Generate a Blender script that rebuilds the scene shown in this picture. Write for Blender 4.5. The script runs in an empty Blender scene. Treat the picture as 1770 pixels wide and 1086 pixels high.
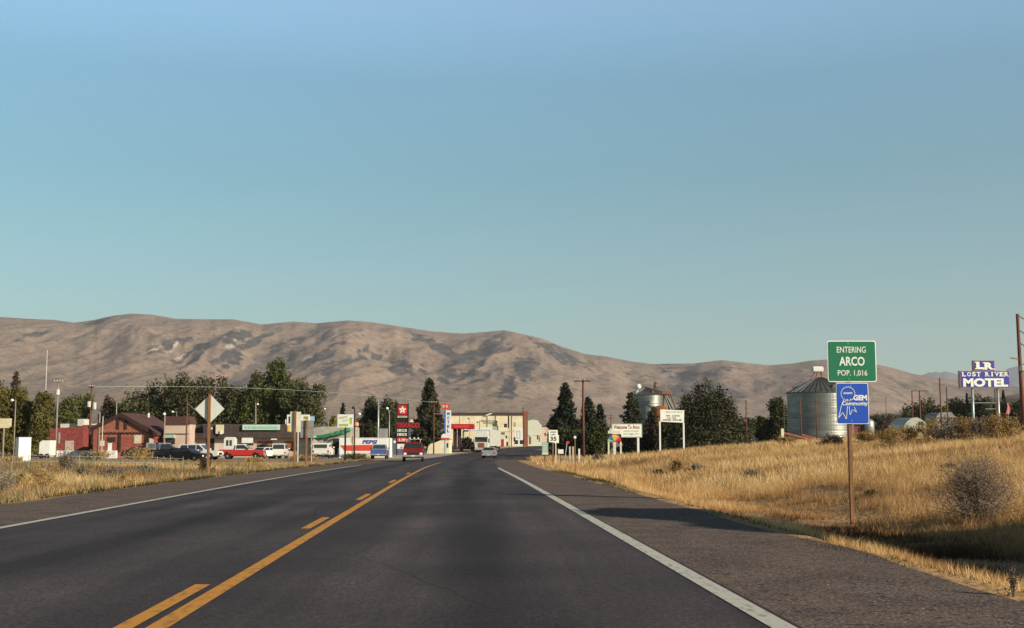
import bpy, bmesh, math, random
import numpy as np
from mathutils import Vector, Matrix
random.seed(7); RN = np.random.RandomState(7)
C = bpy.context.scene.collection
R = math.radians
# ------------------------------------------------------------------ camera, sky, sun, exposure
F = 2100.0; CX, CY, HZ = 885.0, 543.0, 768.5; CAMZ = 1.25
PT = math.atan((HZ-CY)/F); CP, SP = math.cos(PT), math.sin(PT)
cd = bpy.data.cameras.new('camera'); cam = bpy.data.objects.new('camera', cd); C.objects.link(cam)
cam.location = (0, 0, CAMZ); cam.rotation_euler = (math.pi/2+PT, 0, 0)
cd.sensor_width = 36; cd.lens = 36*F/1770; cd.clip_start = .1; cd.clip_end = 60000
bpy.context.scene.camera = cam
SUN_EL, SUN_AZ = R(21), R(34)           # azimuth measured from +X towards -Y
sv = Vector((math.cos(SUN_EL)*math.cos(SUN_AZ), -math.cos(SUN_EL)*math.sin(SUN_AZ), math.sin(SUN_EL)))
w = bpy.data.worlds.new('World'); bpy.context.scene.world = w; w.use_nodes = True
nt = w.node_tree; bg = nt.nodes['Background']
sky = nt.nodes.new('ShaderNodeTexSky'); sky.sky_type = 'NISHITA'; sky.sun_disc = False
sky.sun_elevation = SUN_EL; sky.sun_rotation = math.atan2(sv.x, sv.y)
sky.air_density = 1.0; sky.dust_density = 0.6; sky.ozone_density = 1.0; sky.altitude = 1600
tint = nt.nodes.new('ShaderNodeMix'); tint.data_type = 'RGBA'; tint.blend_type = 'MULTIPLY'
tint.inputs[0].default_value = 1
tco = nt.nodes.new('ShaderNodeTexCoord'); sep = nt.nodes.new('ShaderNodeSeparateXYZ'); nt.links.new(tco.outputs['Generated'], sep.inputs[0])
tr_ = nt.nodes.new('ShaderNodeValToRGB'); nt.links.new(sep.outputs[2], tr_.inputs[0]); te = tr_.color_ramp.elements   # sky tint by height; added upper glow, dimmed overhead to weaken ambient light
TS = [(0, (.47, .57, .48)), (.10, (.475, .61, .505)), (.22, (.475, .715, .615)), (.29, (.615, .87, .785)), (.33, (.90, 1.14, 1.04)), (.356, (1.16, 1.28, 1.18)), (.375, (1., 1., 1.)), (.43, (.32, .36, .37)), (.6, (.15, .175, .19))]
while len(te) < len(TS): te.new(.5)
for e_, (a_, c_) in zip(te, TS): e_.position = a_; e_.color = (*c_, 1)
nt.links.new(tr_.outputs[0], tint.inputs[7])
nt.links.new(sky.outputs[0], tint.inputs[6]); nt.links.new(tint.outputs[2], bg.inputs[0])
bg.inputs[1].default_value = 0.150
sd = bpy.data.lights.new('sun', 'SUN'); sun = bpy.data.objects.new('sun', sd); C.objects.link(sun)
sd.energy = 5.0; sd.angle = R(.5); sd.color = (1, .87, .70)
sun.rotation_euler = (-sv).to_track_quat('-Z', 'Y').to_euler()
vs = bpy.context.scene.view_settings
vs.view_transform = 'Standard'; vs.look = 'None'; vs.exposure = 0.33; vs.gamma = 1
# ------------------------------------------------------------------ pixel <-> world helpers (photo pixels, 1770 wide)
def P(px, py, Y):
    a = (px-CX)/F; u = (CY-py)/F
    d = Vector((a, CP-u*SP, SP+u*CP)); s = Y/d.y
    return Vector((a*s, Y, CAMZ+d.z*s))
def sm(a, b, x):
    t = np.clip((np.asarray(x, float)-a)/(b-a), 0, 1); return t*t*(3-2*t)
_zy = np.array([-60, 0, 45, 110, 157, 185, 228, 340, 500, 30000.]); _zz = np.array([0, 0, 0, -.27, -.5, -.42, -.16, .6, .9, .9])
_sy = np.arange(-60, 700, 2.); _sz = np.interp(_sy, _zy, _zz); _sz = np.convolve(np.pad(_sz, 6, mode='edge'), np.ones(13)/13, 'valid')
def zr(y): return np.interp(y, _sy, _sz)
def cx(y):
    y = np.asarray(y, float); t = np.clip(y, 60, 330)-60
    return -.0428*y + .00034*t*t + np.where(y > 330, (y-330)*.18, 0)
def _h(ix, iy, s):
    n = (ix*374761393 + iy*668265263 + s*974634777) & 0xffffffff
    n = ((n ^ (n >> 13))*1274126177) & 0xffffffff
    return ((n ^ (n >> 16)) & 0xffff)/65535.
def vn(x, y, s=0):
    x = np.asarray(x, float); y = np.asarray(y, float)
    ix = np.floor(x).astype(np.int64); iy = np.floor(y).astype(np.int64); fx = x-ix; fy = y-iy
    fx = fx*fx*(3-2*fx); fy = fy*fy*(3-2*fy)
    return (_h(ix, iy, s)*(1-fx)+_h(ix+1, iy, s)*fx)*(1-fy)+(_h(ix, iy+1, s)*(1-fx)+_h(ix+1, iy+1, s)*fx)*fy
def fbm(x, y, s=0, o=4):
    r = 0; a = .5; t = 0
    for k in range(o): r = r+a*vn(x, y, s+k*17); t += a; a *= .5; x = x*2.03+5.1; y = y*2.03+1.7
    return r/t
_bu = np.array([-100, 4.8, 6.3, 8.3, 12, 17, 22, 29, 36, 60, 200.]); _bz = np.array([0, 0, -.42, -.42, .2, .64, 1.08, 1.58, 1.88, 2.1, 2.2])
def G(x, y):
    x = np.asarray(x, float); y = np.asarray(y, float)
    u = x-cx(y)
    ue = np.where(u > 4.8, np.maximum(u-11*sm(112, 140, y)-np.clip(y-160, 0, 500)*.1, 4.8), u)
    b = np.interp(ue, _bu, _bz)
    nearr = 1-.55*sm(24, 45, y)*(ue < 8)      # the ditch grows shallower away from the viewer
    b = np.where(b < 0, b*nearr, b)
    b = b*np.where(u > 0, 1-sm(500, 900, y), 1)
    l = np.interp(-u, [-100, 9.7, 11.2, 13, 20, 60, 300], [0, 0, -.22, -.2, .02, .05, .0])*(1-sm(100, 125, y))-.22*sm(75, 108, y)*(1-sm(112, 150, y))*sm(9.7, 13, -u)
    n = (fbm(x*.25, y*.25, 3)-.5)*.22*sm(5, 9, np.maximum(u, -u-5))*(1-sm(110, 150, y))
    return zr(y)+b+l+n
def g(x, y): return float(G(x, y))
def hit(px, py):
    a = P(px, py, 10); d = (a-Vector((0, 0, CAMZ)))/10; s = 5.
    while s < 400:
        p = Vector((0, 0, CAMZ))+d*s
        if p.z < g(p.x, p.y): return p
        s += .15 if s < 60 else .6
    return p
# ------------------------------------------------------------------ materials
MATS = {}
def mat(name, rgb, rough=.7, var=.12, scale=3., bump=0., metal=0., dark=None, spec=.4, emit=0, detail=4, stretch=None, mid=(.35, .65)):
    if name in MATS: return MATS[name]
    m = bpy.data.materials.new(name); m.use_nodes = True; t = m.node_tree; b = t.nodes['Principled BSDF']
    b.inputs['Roughness'].default_value = rough; b.inputs['Metallic'].default_value = metal
    b.inputs['Specular IOR Level'].default_value = spec
    c1 = (*rgb, 1); c0 = (*(dark or [c*(1-var*2) for c in rgb]), 1)
    co = t.nodes.new('ShaderNodeTexCoord'); mp = t.nodes.new('ShaderNodeMapping')
    t.links.new(co.outputs['Object'], mp.inputs[0])
    if stretch: mp.inputs['Scale'].default_value = stretch
    no = t.nodes.new('ShaderNodeTexNoise'); no.inputs['Scale'].default_value = scale; no.inputs['Detail'].default_value = detail
    t.links.new(mp.outputs[0], no.inputs['Vector'])
    cr = t.nodes.new('ShaderNodeValToRGB'); cr.color_ramp.elements[0].position = mid[0]; cr.color_ramp.elements[1].position = mid[1]
    cr.color_ramp.elements[0].color = c0; cr.color_ramp.elements[1].color = c1
    t.links.new(no.outputs[0], cr.inputs[0]); t.links.new(cr.outputs[0], b.inputs['Base Color'])
    if bump:
        bp = t.nodes.new('ShaderNodeBump'); bp.inputs['Strength'].default_value = bump; bp.inputs['Distance'].default_value = .05
        t.links.new(no.outputs[0], bp.inputs['Height']); t.links.new(bp.outputs[0], b.inputs['Normal'])
    if emit: b.inputs['Emission Color'].default_value = c1; b.inputs['Emission Strength'].default_value = emit
    MATS[name] = m; return m
def mat_attr(name, stops, rough=.9, nscale=0, ncol=None, nrange=(.5, .7), bump=0, bscale=2., trans=0, n2=None, dither=None):
    """colour ramp over the mesh attribute 'shade' (+ optional procedural noise patches)"""
    m = bpy.data.materials.new(name); m.use_nodes = True; t = m.node_tree; b = t.nodes['Principled BSDF']
    b.inputs['Roughness'].default_value = rough; b.inputs['Specular IOR Level'].default_value = .15
    a = t.nodes.new('ShaderNodeAttribute'); a.attribute_name = 'shade'
    cr = t.nodes.new('ShaderNodeValToRGB'); e = cr.color_ramp.elements
    while len(e) < len(stops): e.new(.5)
    for k, (p, c) in enumerate(stops): e[k].position = p; e[k].color = (*c, 1)
    co = t.nodes.new('ShaderNodeTexCoord'); fac = a.outputs['Fac']
    for sc, amp in (dither or []):
        no = t.nodes.new('ShaderNodeTexNoise'); no.inputs['Scale'].default_value = sc; no.inputs['Detail'].default_value = 5; no.inputs['Roughness'].default_value = .65
        t.links.new(co.outputs['Object'], no.inputs['Vector']); ma = t.nodes.new('ShaderNodeMath'); ma.operation = 'MULTIPLY_ADD'; ma.inputs[1].default_value = amp
        t.links.new(no.outputs[0], ma.inputs[0]); t.links.new(fac, ma.inputs[2]); m2 = t.nodes.new('ShaderNodeMath'); m2.operation = 'SUBTRACT'; m2.inputs[1].default_value = amp/2
        t.links.new(ma.outputs[0], m2.inputs[0]); fac = m2.outputs[0]
    t.links.new(fac, cr.inputs[0]); out = cr.outputs[0]
    for (sc, col, rg) in ([(nscale, ncol, nrange)] if nscale else [])+(n2 or []):
        no = t.nodes.new('ShaderNodeTexNoise'); no.inputs['Scale'].default_value = sc; no.inputs['Detail'].default_value = 6
        t.links.new(co.outputs['Object'], no.inputs['Vector'])
        mr = t.nodes.new('ShaderNodeMapRange'); mr.inputs[1].default_value = rg[0]; mr.inputs[2].default_value = rg[1]
        t.links.new(no.outputs[0], mr.inputs[0])
        mx = t.nodes.new('ShaderNodeMix'); mx.data_type = 'RGBA'; mx.inputs[7].default_value = (*col, 1)
        t.links.new(mr.outputs[0], mx.inputs[0]); t.links.new(out, mx.inputs[6]); out = mx.outputs[2]
    t.links.new(out, b.inputs['Base Color'])
    if bump:
        no = t.nodes.new('ShaderNodeTexNoise'); no.inputs['Scale'].default_value = bscale; no.inputs['Detail'].default_value = 8
        t.links.new(co.outputs['Object'], no.inputs['Vector'])
        bp = t.nodes.new('ShaderNodeBump'); bp.inputs['Strength'].default_value = bump; bp.inputs['Distance'].default_value = 1./bscale
        t.links.new(no.outputs[0], bp.inputs['Height']); t.links.new(bp.outputs[0], b.inputs['Normal'])
    if trans:
        tr = t.nodes.new('ShaderNodeBsdfTranslucent'); ms = t.nodes.new('ShaderNodeMixShader'); ms.inputs[0].default_value = trans
        t.links.new(out, tr.inputs[0]); t.links.new(b.outputs[0], ms.inputs[1]); t.links.new(tr.outputs[0], ms.inputs[2])
        t.links.new(ms.outputs[0], t.nodes['Material Output'].inputs[0])
    MATS[name] = m; return m
def M(n): return MATS[n]
mat('white', (.72, .72, .66), .55, .06); mat('dirty_white', (.60, .58, .50), .7, .12, 1.5); mat('offwhite', (.62, .62, .50), .7, .08)
mat('cream', (.74, .66, .46), .85, .08, .5, dark=(.60, .52, .35)); mat('cream_sign', (.62, .56, .36), .7, .08)
mat('pink', (.55, .41, .32), .85, .08, .7); mat('pink_pale', (.60, .50, .42), .85, .1, .7)
mat('brick_red', (.28, .06, .05), .9, .2, 2.5, bump=.3); mat('log_red', (.38, .10, .07), .85, .3, 3, stretch=(.3, .3, 6), bump=.4)
mat('tan_board', (.33, .115, .07), .85, .2, 3); mat('dark_trim', (.045, .018, .018), .8, .2, 3)
mat('roof_red', (.10, .042, .038), .9, .2, 4, stretch=(1, 1, 5)); mat('roof_brown', (.075, .052, .045), .9, .2, 3)
mat('brick', (.30, .11, .06), .9, .25, 5, bump=.2); mat('grey_wall', (.36, .35, .28), .85, .12, 1.2)
mat('window_dark', (.02, .022, .028), .12, .1, spec=.6); mat('glass', (.03, .035, .04), .08, .1, spec=.7)
mat('curtain', (.62, .56, .38), .8, .15, 8, stretch=(8, 1, .4)); mat('door_tan', (.50, .42, .32), .7, .1)
mat('sage_green', (.30, .42, .34), .7, .1); mat('mint', (.45, .66, .54), .6, .08); mat('banner_green', (.05, .30, .13), .7, .35, 4)
mat('wood_post', (.30, .145, .06), .85, .25, 6, stretch=(3, 3, .3), bump=.2); mat('pole_wood', (.16, .065, .04), .9, .25, 4, stretch=(3, 3, .3))
mat('pole_pale', (.30, .25, .20), .9, .2, 4, stretch=(3, 3, .3)); mat('galv', (.42, .47, .45), .45, .15, 2, metal=.5)
mat('alu_back', (.60, .62, .55), .6, .06, 2); mat('grey_back', (.25, .25, .24), .6, .08, 2)
mat('sign_green', (.008, .16, .075), .45, .05, 20); mat('sign_blue', (.010, .075, .46), .45, .05, 20); mat('sign_white', (.78, .80, .70), .5, .04)
mat('motel_blue', (.04, .045, .33), .5, .1); mat('motel_edge', (.45, .28, .20), .6, .1); mat('black', (.015, .014, .016), .5, .1); mat('black_text', (.02, .02, .02), .7, .1)
mat('red_sign', (.42, .012, .012), .5, .1); mat('red_bright', (.62, .05, .03), .5, .06); mat('red_text', (.36, .06, .03), .7, .1)
mat('pepsi_red', (.60, .055, .03), .6, .06, .8); mat('pepsi_blue', (.03, .035, .28), .6, .05); mat('blue_panel', (.05, .12, .45), .5, .06); mat('slate_blue', (.10, .13, .22), .8, .1)
mat('yellow', (.70, .42, .03), .6, .06); mat('lime', (.33, .46, .05), .6, .1); mat('lime_dark', (.30, .30, .03), .6, .1); mat('faint_grey', (.38, .38, .33), .7, .1); mat('light_blue', (.35, .52, .68), .6, .1)
mat('flame', (.75, .30, .14), .6, .1); mat('lamp_glass', (.80, .80, .72), .3, .03); mat('rust', (.32, .12, .04), .9, .25, 2)
mat('concrete', (.42, .36, .27), .9, .12, .4); mat('kerb_yellow', (.55, .34, .08), .8, .15, .6)
mat('paint_red', (.42, .022, .015), .3, .05, spec=.6); mat('paint_darkred', (.20, .012, .012), .3, .05, spec=.6); mat('paint_white', (.66, .65, .58), .35, .04, spec=.6)
mat('paint_black', (.010, .009, .012), .4, .05, spec=.3); mat('paint_blue', (.05, .10, .28), .3, .05, spec=.6); mat('paint_silver', (.36, .37, .38), .35, .05, metal=.3); mat('paint_beige', (.42, .38, .31), .35, .05, spec=.5)
mat('tyre', (.018, .017, .017), .85, .1); mat('rim', (.55, .54, .50), .4, .05, metal=.4); mat('chrome', (.6, .6, .58), .25, .05, metal=.8)
mat('tail_red', (.40, .02, .01), .3, .05); mat('amber', (.75, .25, .03), .3, .05); mat('head_glass', (.75, .75, .70), .15, .03)
mat('twig', (.34, .25, .18), .9, .25, 8); mat('bark', (.09, .06, .04), .95, .25, 3); mat('tarp_red', (.32, .05, .05), .8, .1); mat('flag_red', (.6, .10, .09), .8, .05)
mat('awning', (.36, .46, .40), .8, .1); mat('flesh', (.4, .25, .18), .7, .05)
# ------------------------------------------------------------------ mesh builder
class MB:
    def __init__(s): s.v = []; s.f = []
    def add(s, vs_, fs): o = len(s.v); s.v += [tuple(v) for v in vs_]; s.f += [tuple(i+o for i in f) for f in fs]; return s
    def box(s, x0, x1, y0, y1, z0, z1):
        return s.add([(x0, y0, z0), (x1, y0, z0), (x1, y1, z0), (x0, y1, z0), (x0, y0, z1), (x1, y0, z1), (x1, y1, z1), (x0, y1, z1)],
                     [(0, 3, 2, 1), (4, 5, 6, 7), (0, 1, 5, 4), (1, 2, 6, 5), (2, 3, 7, 6), (3, 0, 4, 7)])
    def tube(s, p, q, r0, r1=None, n=8):
        p = Vector(p); q = Vector(q); r1 = r0 if r1 is None else r1; d = (q-p).normalized()
        a = d.orthogonal().normalized(); b = d.cross(a); vs_ = []
        for c, r in ((p, r0), (q, r1)):
            for k in range(n): t = 2*math.pi*k/n; vs_.append(c+a*math.cos(t)*r+b*math.sin(t)*r)
        fs = [(k, (k+1) % n, n+(k+1) % n, n+k) for k in range(n)]+[tuple(range(n))[::-1], tuple(range(n, 2*n))]
        return s.add(vs_, fs)
    def path(s, pts, r, n=5):
        for a, b in zip(pts[:-1], pts[1:]): s.tube(a, b, r, r, n)
        return s
    def prism(s, pts, y0, y1):               # polygon in x,z extruded along y
        n = len(pts); vs_ = [(x, y0, z) for x, z in pts]+[(x, y1, z) for x, z in pts]
        return s.add(vs_, [tuple(range(n)), tuple(range(n, 2*n))[::-1]]+[(k, n+k, n+(k+1) % n, (k+1) % n) for k in range(n)])
    def side(s, pts, wf, wf2=None):          # polygon in x,z; half width in y from wf(z)
        n = len(pts)
        if wf2 is None: vs_ = [(x, wf(z), z) for x, z in pts]+[(x, -wf(z), z) for x, z in pts]
        else: vs_ = [(x, wf(z), z) for x, z in pts]+[(x, wf2(z), z) for x, z in pts]
        return s.add(vs_, [tuple(range(n))[::-1], tuple(range(n, 2*n))]+[(k, (k+1) % n, n+(k+1) % n, n+k) for k in range(n)])
    def lathe(s, prof, n=24, c=(0, 0, 0), axis='z'):
        vs_ = []
        for r, h in prof:
            for k in range(n):
                t = 2*math.pi*k/n; a, b = r*math.cos(t), r*math.sin(t)
                vs_.append((c[0]+a, c[1]+b, c[2]+h) if axis == 'z' else (c[0]+a, c[1]+h, c[2]+b))
        fs = []
        for j in range(len(prof)-1):
            for k in range(n): fs.append((j*n+k, j*n+(k+1) % n, (j+1)*n+(k+1) % n, (j+1)*n+k))
        fs += [tuple(range(n))[::-1], tuple(range((len(prof)-1)*n, len(prof)*n))]
        return s.add(vs_, fs)
    def ball(s, c, r, n=10, sq=1):
        prof = [(max(r*math.cos(a), .001), r*sq*math.sin(a)) for a in [math.pi*(k/n-.5) for k in range(n+1)]]
        return s.lathe(prof, n+2, c)
    def move(s, dx, dy, dz): s.v = [(x+dx, y+dy, z+dz) for x, y, z in s.v]; return s
    def build(s, name, m, parent=None, smooth=False, bevel=0, loc=None, rz=0):
        me = bpy.data.meshes.new(name); me.from_pydata(s.v, [], s.f); me.update()
        bm = bmesh.new(); bm.from_mesh(me); bmesh.ops.recalc_face_normals(bm, faces=bm.faces)
        if bevel: bmesh.ops.bevel(bm, geom=list(bm.edges), offset=bevel, segments=2, affect='EDGES', clamp_overlap=True)
        bm.to_mesh(me); bm.free()
        if smooth: me.shade_smooth()
        me.materials.append(M(m) if isinstance(m, str) else m)
        o = bpy.data.objects.new(name, me); C.objects.link(o)
        if parent: o.parent = parent
        if loc: o.location = loc
        o.rotation_euler.z = rz
        return o
def B(): return MB()
def tag(o, label=None, cat=None, group=None, kind=None):
    if label: o['label'] = label
    if cat: o['category'] = cat
    if group: o['group'] = group
    if kind: o['kind'] = kind
    return o
def thing(name, label, cat, loc=(0, 0, 0), rz=0, group=None):
    o = bpy.data.objects.new(name, None); C.objects.link(o); o.location = loc; o.rotation_euler = (0, 0, rz); o.empty_display_size = .3
    return tag(o, label, cat, group)
def npmesh(name, verts, faces_flat, nper, m, shade=None, parent=None, smooth=False):
    me = bpy.data.meshes.new(name); nv = len(verts); nf = len(faces_flat)//nper
    me.vertices.add(nv); me.vertices.foreach_set('co', np.asarray(verts, np.float32).ravel())
    me.loops.add(nf*nper); me.loops.foreach_set('vertex_index', np.asarray(faces_flat, np.int32))
    me.polygons.add(nf); me.polygons.foreach_set('loop_start', np.arange(0, nf*nper, nper, dtype=np.int32))
    me.update(calc_edges=True)
    if shade is not None:
        a = me.attributes.new('shade', 'FLOAT', 'POINT'); a.data.foreach_set('value', np.asarray(shade, np.float32))
    me.validate()
    if smooth: me.shade_smooth()
    me.materials.append(M(m) if isinstance(m, str) else m)
    o = bpy.data.objects.new(name, me); C.objects.link(o)
    if parent: o.parent = parent
    return o
def textmb(s, x0, x1, z0, z1, y=-.02, bold=0., depth=.01, shear=0., mb=None):
    cu = bpy.data.curves.new('t', 'FONT'); cu.body = s; cu.offset = bold; cu.shear = shear; cu.resolution_u = 3; cu.extrude = 0
    o = bpy.data.objects.new('t', cu); C.objects.link(o); bpy.context.view_layer.update()
    me = bpy.data.meshes.new_from_object(o.evaluated_get(bpy.context.evaluated_depsgraph_get()))
    V = [tuple(v.co) for v in me.vertices]; Fs = [tuple(p.vertices) for p in me.polygons]
    bpy.data.objects.remove(o); bpy.data.curves.remove(cu); bpy.data.meshes.remove(me)
    xs = [v[0] for v in V]; ys = [v[1] for v in V]; ax, bx, ay, by = min(xs), max(xs), min(ys), max(ys)
    mb = mb or MB()
    q = [(x0+(v[0]-ax)/(bx-ax)*(x1-x0), y, z0+(v[1]-ay)/(by-ay)*(z1-z0)) for v in V]
    mb.add(q, Fs); mb.add([(a, b-depth, c) for a, b, c in q], Fs)
    # side walls
    from collections import Counter
    ed = Counter(); n = len(q)
    for f in Fs:
        for i in range(len(f)): e = (f[i], f[(i+1) % len(f)]); ed[tuple(sorted(e))] += 1
    base = len(mb.v)-n
    for (a, b), c in ed.items():
        if c == 1: mb.f.append((base-n+a, base-n+b, base+b, base+a))
    return mb
class Fr:
    """a local frame at depth Y: photo pixels to metres relative to a root on the ground"""
    def __init__(s, px, py, Y, base=None):
        p = P(px, py, Y); s.Y = Y; s.px = px; s.m = (P(px+1, py, Y)-p).x; s.z0 = g(p.x, p.y) if base is None else base
        s.loc = (p.x, Y, s.z0)
    def x(s, px): return (px-s.px)*s.m
    def z(s, py): return P(s.px, py, s.Y).z-s.z0
# ------------------------------------------------------------------ setting: ground, road, verges
ys = np.concatenate([np.arange(-20, 60, 1.), np.arange(60, 170, 2.), np.arange(170, 400, 5.), np.geomspace(400, 16000, 40)])
def sheet(name, us, yy, dz, m, jit=None, shade=None):
    us = np.asarray(us, float); U, Yg = np.meshgrid(us, yy); X = cx(Yg)+U
    if jit is not None:
        j, cols = jit
        for c_, amp in cols: X[:, c_] += amp*(fbm(Yg[:, c_]*j, Yg[:, c_]*0+c_, 9, 4)-.5)*2
    Z = G(X, Yg)+dz; nx = len(us); ny = len(yy)
    idx = np.arange(nx*ny).reshape(ny, nx); q = np.stack([idx[:-1, :-1], idx[:-1, 1:], idx[1:, 1:], idx[1:, :-1]], -1).ravel()
    sh = shade(X, Yg, U).ravel() if shade else None
    o = npmesh(name, np.stack([X, Yg, Z], -1).reshape(-1, 3), q, 4, m, sh, smooth=True)
    o['kind'] = 'structure'; return o
usg = np.concatenate([-np.geomspace(9000, 62, 26), np.arange(-60, -13, 1.), np.arange(-13, -9, .4), [-9, -6.85, -2, 2.28, 4.4], np.arange(4.8, 14, .4), np.arange(14, 60, 1.), np.geomspace(61, 9000, 26)])
def gshade(X, Yg, U):   # 0 dry grass soil, 1 town gravel
    t = sm(122, 132, Yg+(fbm(X*.1, Yg*.1, 5)-.5)*14)*(U < 14+np.clip(Yg-160, 0, 500)*.1)*(1-sm(600, 900, Yg))*(U > -400)
    return t*.6
mat_attr('soil', [(0, (.42, .26, .115)), (.5, (.30, .25, .19)), (.9, (.30, .25, .19))], nscale=1.6, ncol=(.26, .155, .08), nrange=(.48, .68),
         bump=.5, bscale=6, n2=[(.13, (.38, .25, .12), (.45, .7)), (14, (.12, .08, .05), (.58, .75))])
sheet('ground', usg, ys, 0, 'soil', shade=gshade)
def asphalt():
    m = bpy.data.materials.new('asphalt'); m.use_nodes = True; t = m.node_tree; b = t.nodes['Principled BSDF']; b.inputs['Roughness'].default_value = .85; b.inputs['Specular IOR Level'].default_value = .25
    co = t.nodes.new('ShaderNodeTexCoord')
    def noise(sc, det, st=None):
        mp = t.nodes.new('ShaderNodeMapping'); t.links.new(co.outputs['Object'], mp.inputs[0])
        mp.inputs['Rotation'].default_value = (0, 0, -.043) if st else (0, 0, 0)
        if st: mp.inputs['Scale'].default_value = st
        n = t.nodes.new('ShaderNodeTexNoise'); n.inputs['Scale'].default_value = sc; n.inputs['Detail'].default_value = det; t.links.new(mp.outputs[0], n.inputs[0]); return n.outputs[0]
    def ramp(src, a, b_, c0, c1):
        r = t.nodes.new('ShaderNodeValToRGB'); e = r.color_ramp.elements; e[0].position = a; e[1].position = b_; e[0].color = (*c0, 1); e[1].color = (*c1, 1); t.links.new(src, r.inputs[0]); return r.outputs[0]
    def mix(f, a, b_, mode='MIX'):
        x = t.nodes.new('ShaderNodeMix'); x.data_type = 'RGBA'; x.blend_type = mode
        if isinstance(f, float): x.inputs[0].default_value = f
        else: t.links.new(f, x.inputs[0])
        for s_, i in ((a, 6), (b_, 7)):
            if isinstance(s_, tuple): x.inputs[i].default_value = (*s_, 1)
            else: t.links.new(s_, x.inputs[i])
        return x.outputs[2]
    base = ramp(noise(1., 5, (1.1, .035, 1)), .33, .68, (.031, .026, .029), (.060, .051, .053))     # tracks along the road
    fine = ramp(noise(30, 6), .34, .68, (.45, .45, .46), (1.55, 1.5, 1.46))
    grit = ramp(noise(75, 2), .63, .74, (0, 0, 0), (1, 1, 1))
    c = mix(1., base, fine, 'MULTIPLY'); c = mix(grit, c, (.12, .10, .09))
    patch = ramp(noise(.35, 6), .42, .62, (.82, .80, .82), (1.12, 1.1, 1.08)); c = mix(1., c, patch, 'MULTIPLY')
    # thin tar-sealed cracks
    vo = t.nodes.new('ShaderNodeTexVoronoi'); vo.feature = 'DISTANCE_TO_EDGE'; vo.inputs['Scale'].default_value = .16
    mp = t.nodes.new('ShaderNodeMapping'); mp.inputs['Scale'].default_value = (1.6, .8, 1); t.links.new(co.outputs['Object'], mp.inputs[0])
    nz = t.nodes.new('ShaderNodeTexNoise'); nz.inputs['Scale'].default_value = .9; t.links.new(mp.outputs[0], nz.inputs[0])
    ad = t.nodes.new('ShaderNodeMixRGB'); ad.inputs[0].default_value = .25; t.links.new(mp.outputs[0], ad.inputs[1]); t.links.new(nz.outputs['Color'], ad.inputs[2]); t.links.new(ad.outputs[0], vo.inputs['Vector'])
    ck = ramp(vo.outputs['Distance'], .0, .004, (1, 1, 1), (0, 0, 0)); c = mix(ck, c, (.025, .022, .022))
    wa = t.nodes.new('ShaderNodeAttribute'); wa.attribute_name = 'shade'; c = mix(1., c, ramp(wa.outputs['Fac'], 0, 1, (.46, .45, .47), (1.75, 1.72, 1.68)), 'MULTIPLY')
    t.links.new(c, b.inputs['Base Color'])
    bp = t.nodes.new('ShaderNodeBump'); bp.inputs['Strength'].default_value = .35; bp.inputs['Distance'].default_value = .01
    t.links.new(noise(60, 3), bp.inputs['Height']); t.links.new(bp.outputs[0], b.inputs['Normal']); MATS['asphalt'] = m
asphalt()
mat_attr('shoulder', [(0, (.13, .096, .078)), (1, (.16, .118, .096))], nscale=1.1, ncol=(.085, .064, .055), nrange=(.42, .68), bump=.6, bscale=30, n2=[(9, (.055, .042, .036), (.52, .66)), (20, (.24, .19, .155), (.55, .66)), (48, (.38, .32, .26), (.63, .70)), (2.3, (.16, .115, .08), (.60, .74))])
mat('line_white', (.50, .49, .42), .8, .12, 14, dark=(.26, .245, .215), mid=(.30, .48), detail=9, stretch=(1, .35, 1)); mat('line_yellow', (.56, .25, .025), .8, .15, 14, dark=(.30, .14, .03), mid=(.30, .50), detail=9, stretch=(1, .35, 1))
yr = np.arange(-20, 341, 1.)
def wear(X, Yg, U):
    s_ = np.full(U.shape, .5)
    for c_, w_, a_ in ((.15, .45, -.34), (-.80, .32, .26), (1.10, .32, .26), (-4.45, .45, -.34), (-5.45, .34, .22), (-3.45, .34, .22), (-2.05, .35, .12)):
        s_ = s_+a_*np.exp(-((U-c_)/w_)**2)
    return np.clip(s_+(fbm(U*2.2, Yg*.12, 14, 4)-.5)*.9+(fbm(U*.7, Yg*.5, 15, 3)-.5)*.35, 0, 1)
sheet('road', np.linspace(-6.95, 2.34, 54), np.concatenate([yr, np.arange(345, 900, 15.)]), .010, 'asphalt', shade=wear)
sheet('shoulder_far_side', [-9.5, -9.1, -8, -6.6], yr[:150], .007, 'shoulder', jit=(.6, [(0, .18)]), shade=lambda X, Y_, U: U*0+.5)
sheet('shoulder_near_side', [2.2, 3.4, 4.2, 4.55], yr[:150], .007, 'shoulder', jit=(.5, [(3, .25)]), shade=lambda X, Y_, U: U*0+.5)
# side street mouth and pavement aprons in town
sheet('side_street', [2.30, 6, 14], np.arange(126, 262, 2.), .007, 'asphalt', shade=wear)
sheet('forecourt', [-60, -30, -6.9], np.arange(150, 236, 2.), .005, 'concrete')
sheet('pavement', [-14, -6.97], np.arange(236, 420, 4.), .12, 'concrete'); 
sheet('kerb_painted', [-7.35, -6.97], np.arange(196, 330, 4.), .14, 'kerb_yellow')
sheet('edge_line_near_side', [2.12, 2.295], yr[:92], .015, 'line_white')
sheet('edge_line_far_side', [-6.93, -6.78], yr[:104], .015, 'line_white')
sheet('centre_line', [-2.125, -1.975], yr[:120], .015, 'line_yellow')
for k, (a, b_) in enumerate([(-4.0, -1.0), (8.0-2.5, 11.0), (18.2, 21.0), (27.6, 30.9), (40, 43.4), (53, 56)]):
    sheet('lane_dash', [-2.345, -2.21], np.linspace(a, b_, 4), .015, 'line_yellow')
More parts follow.
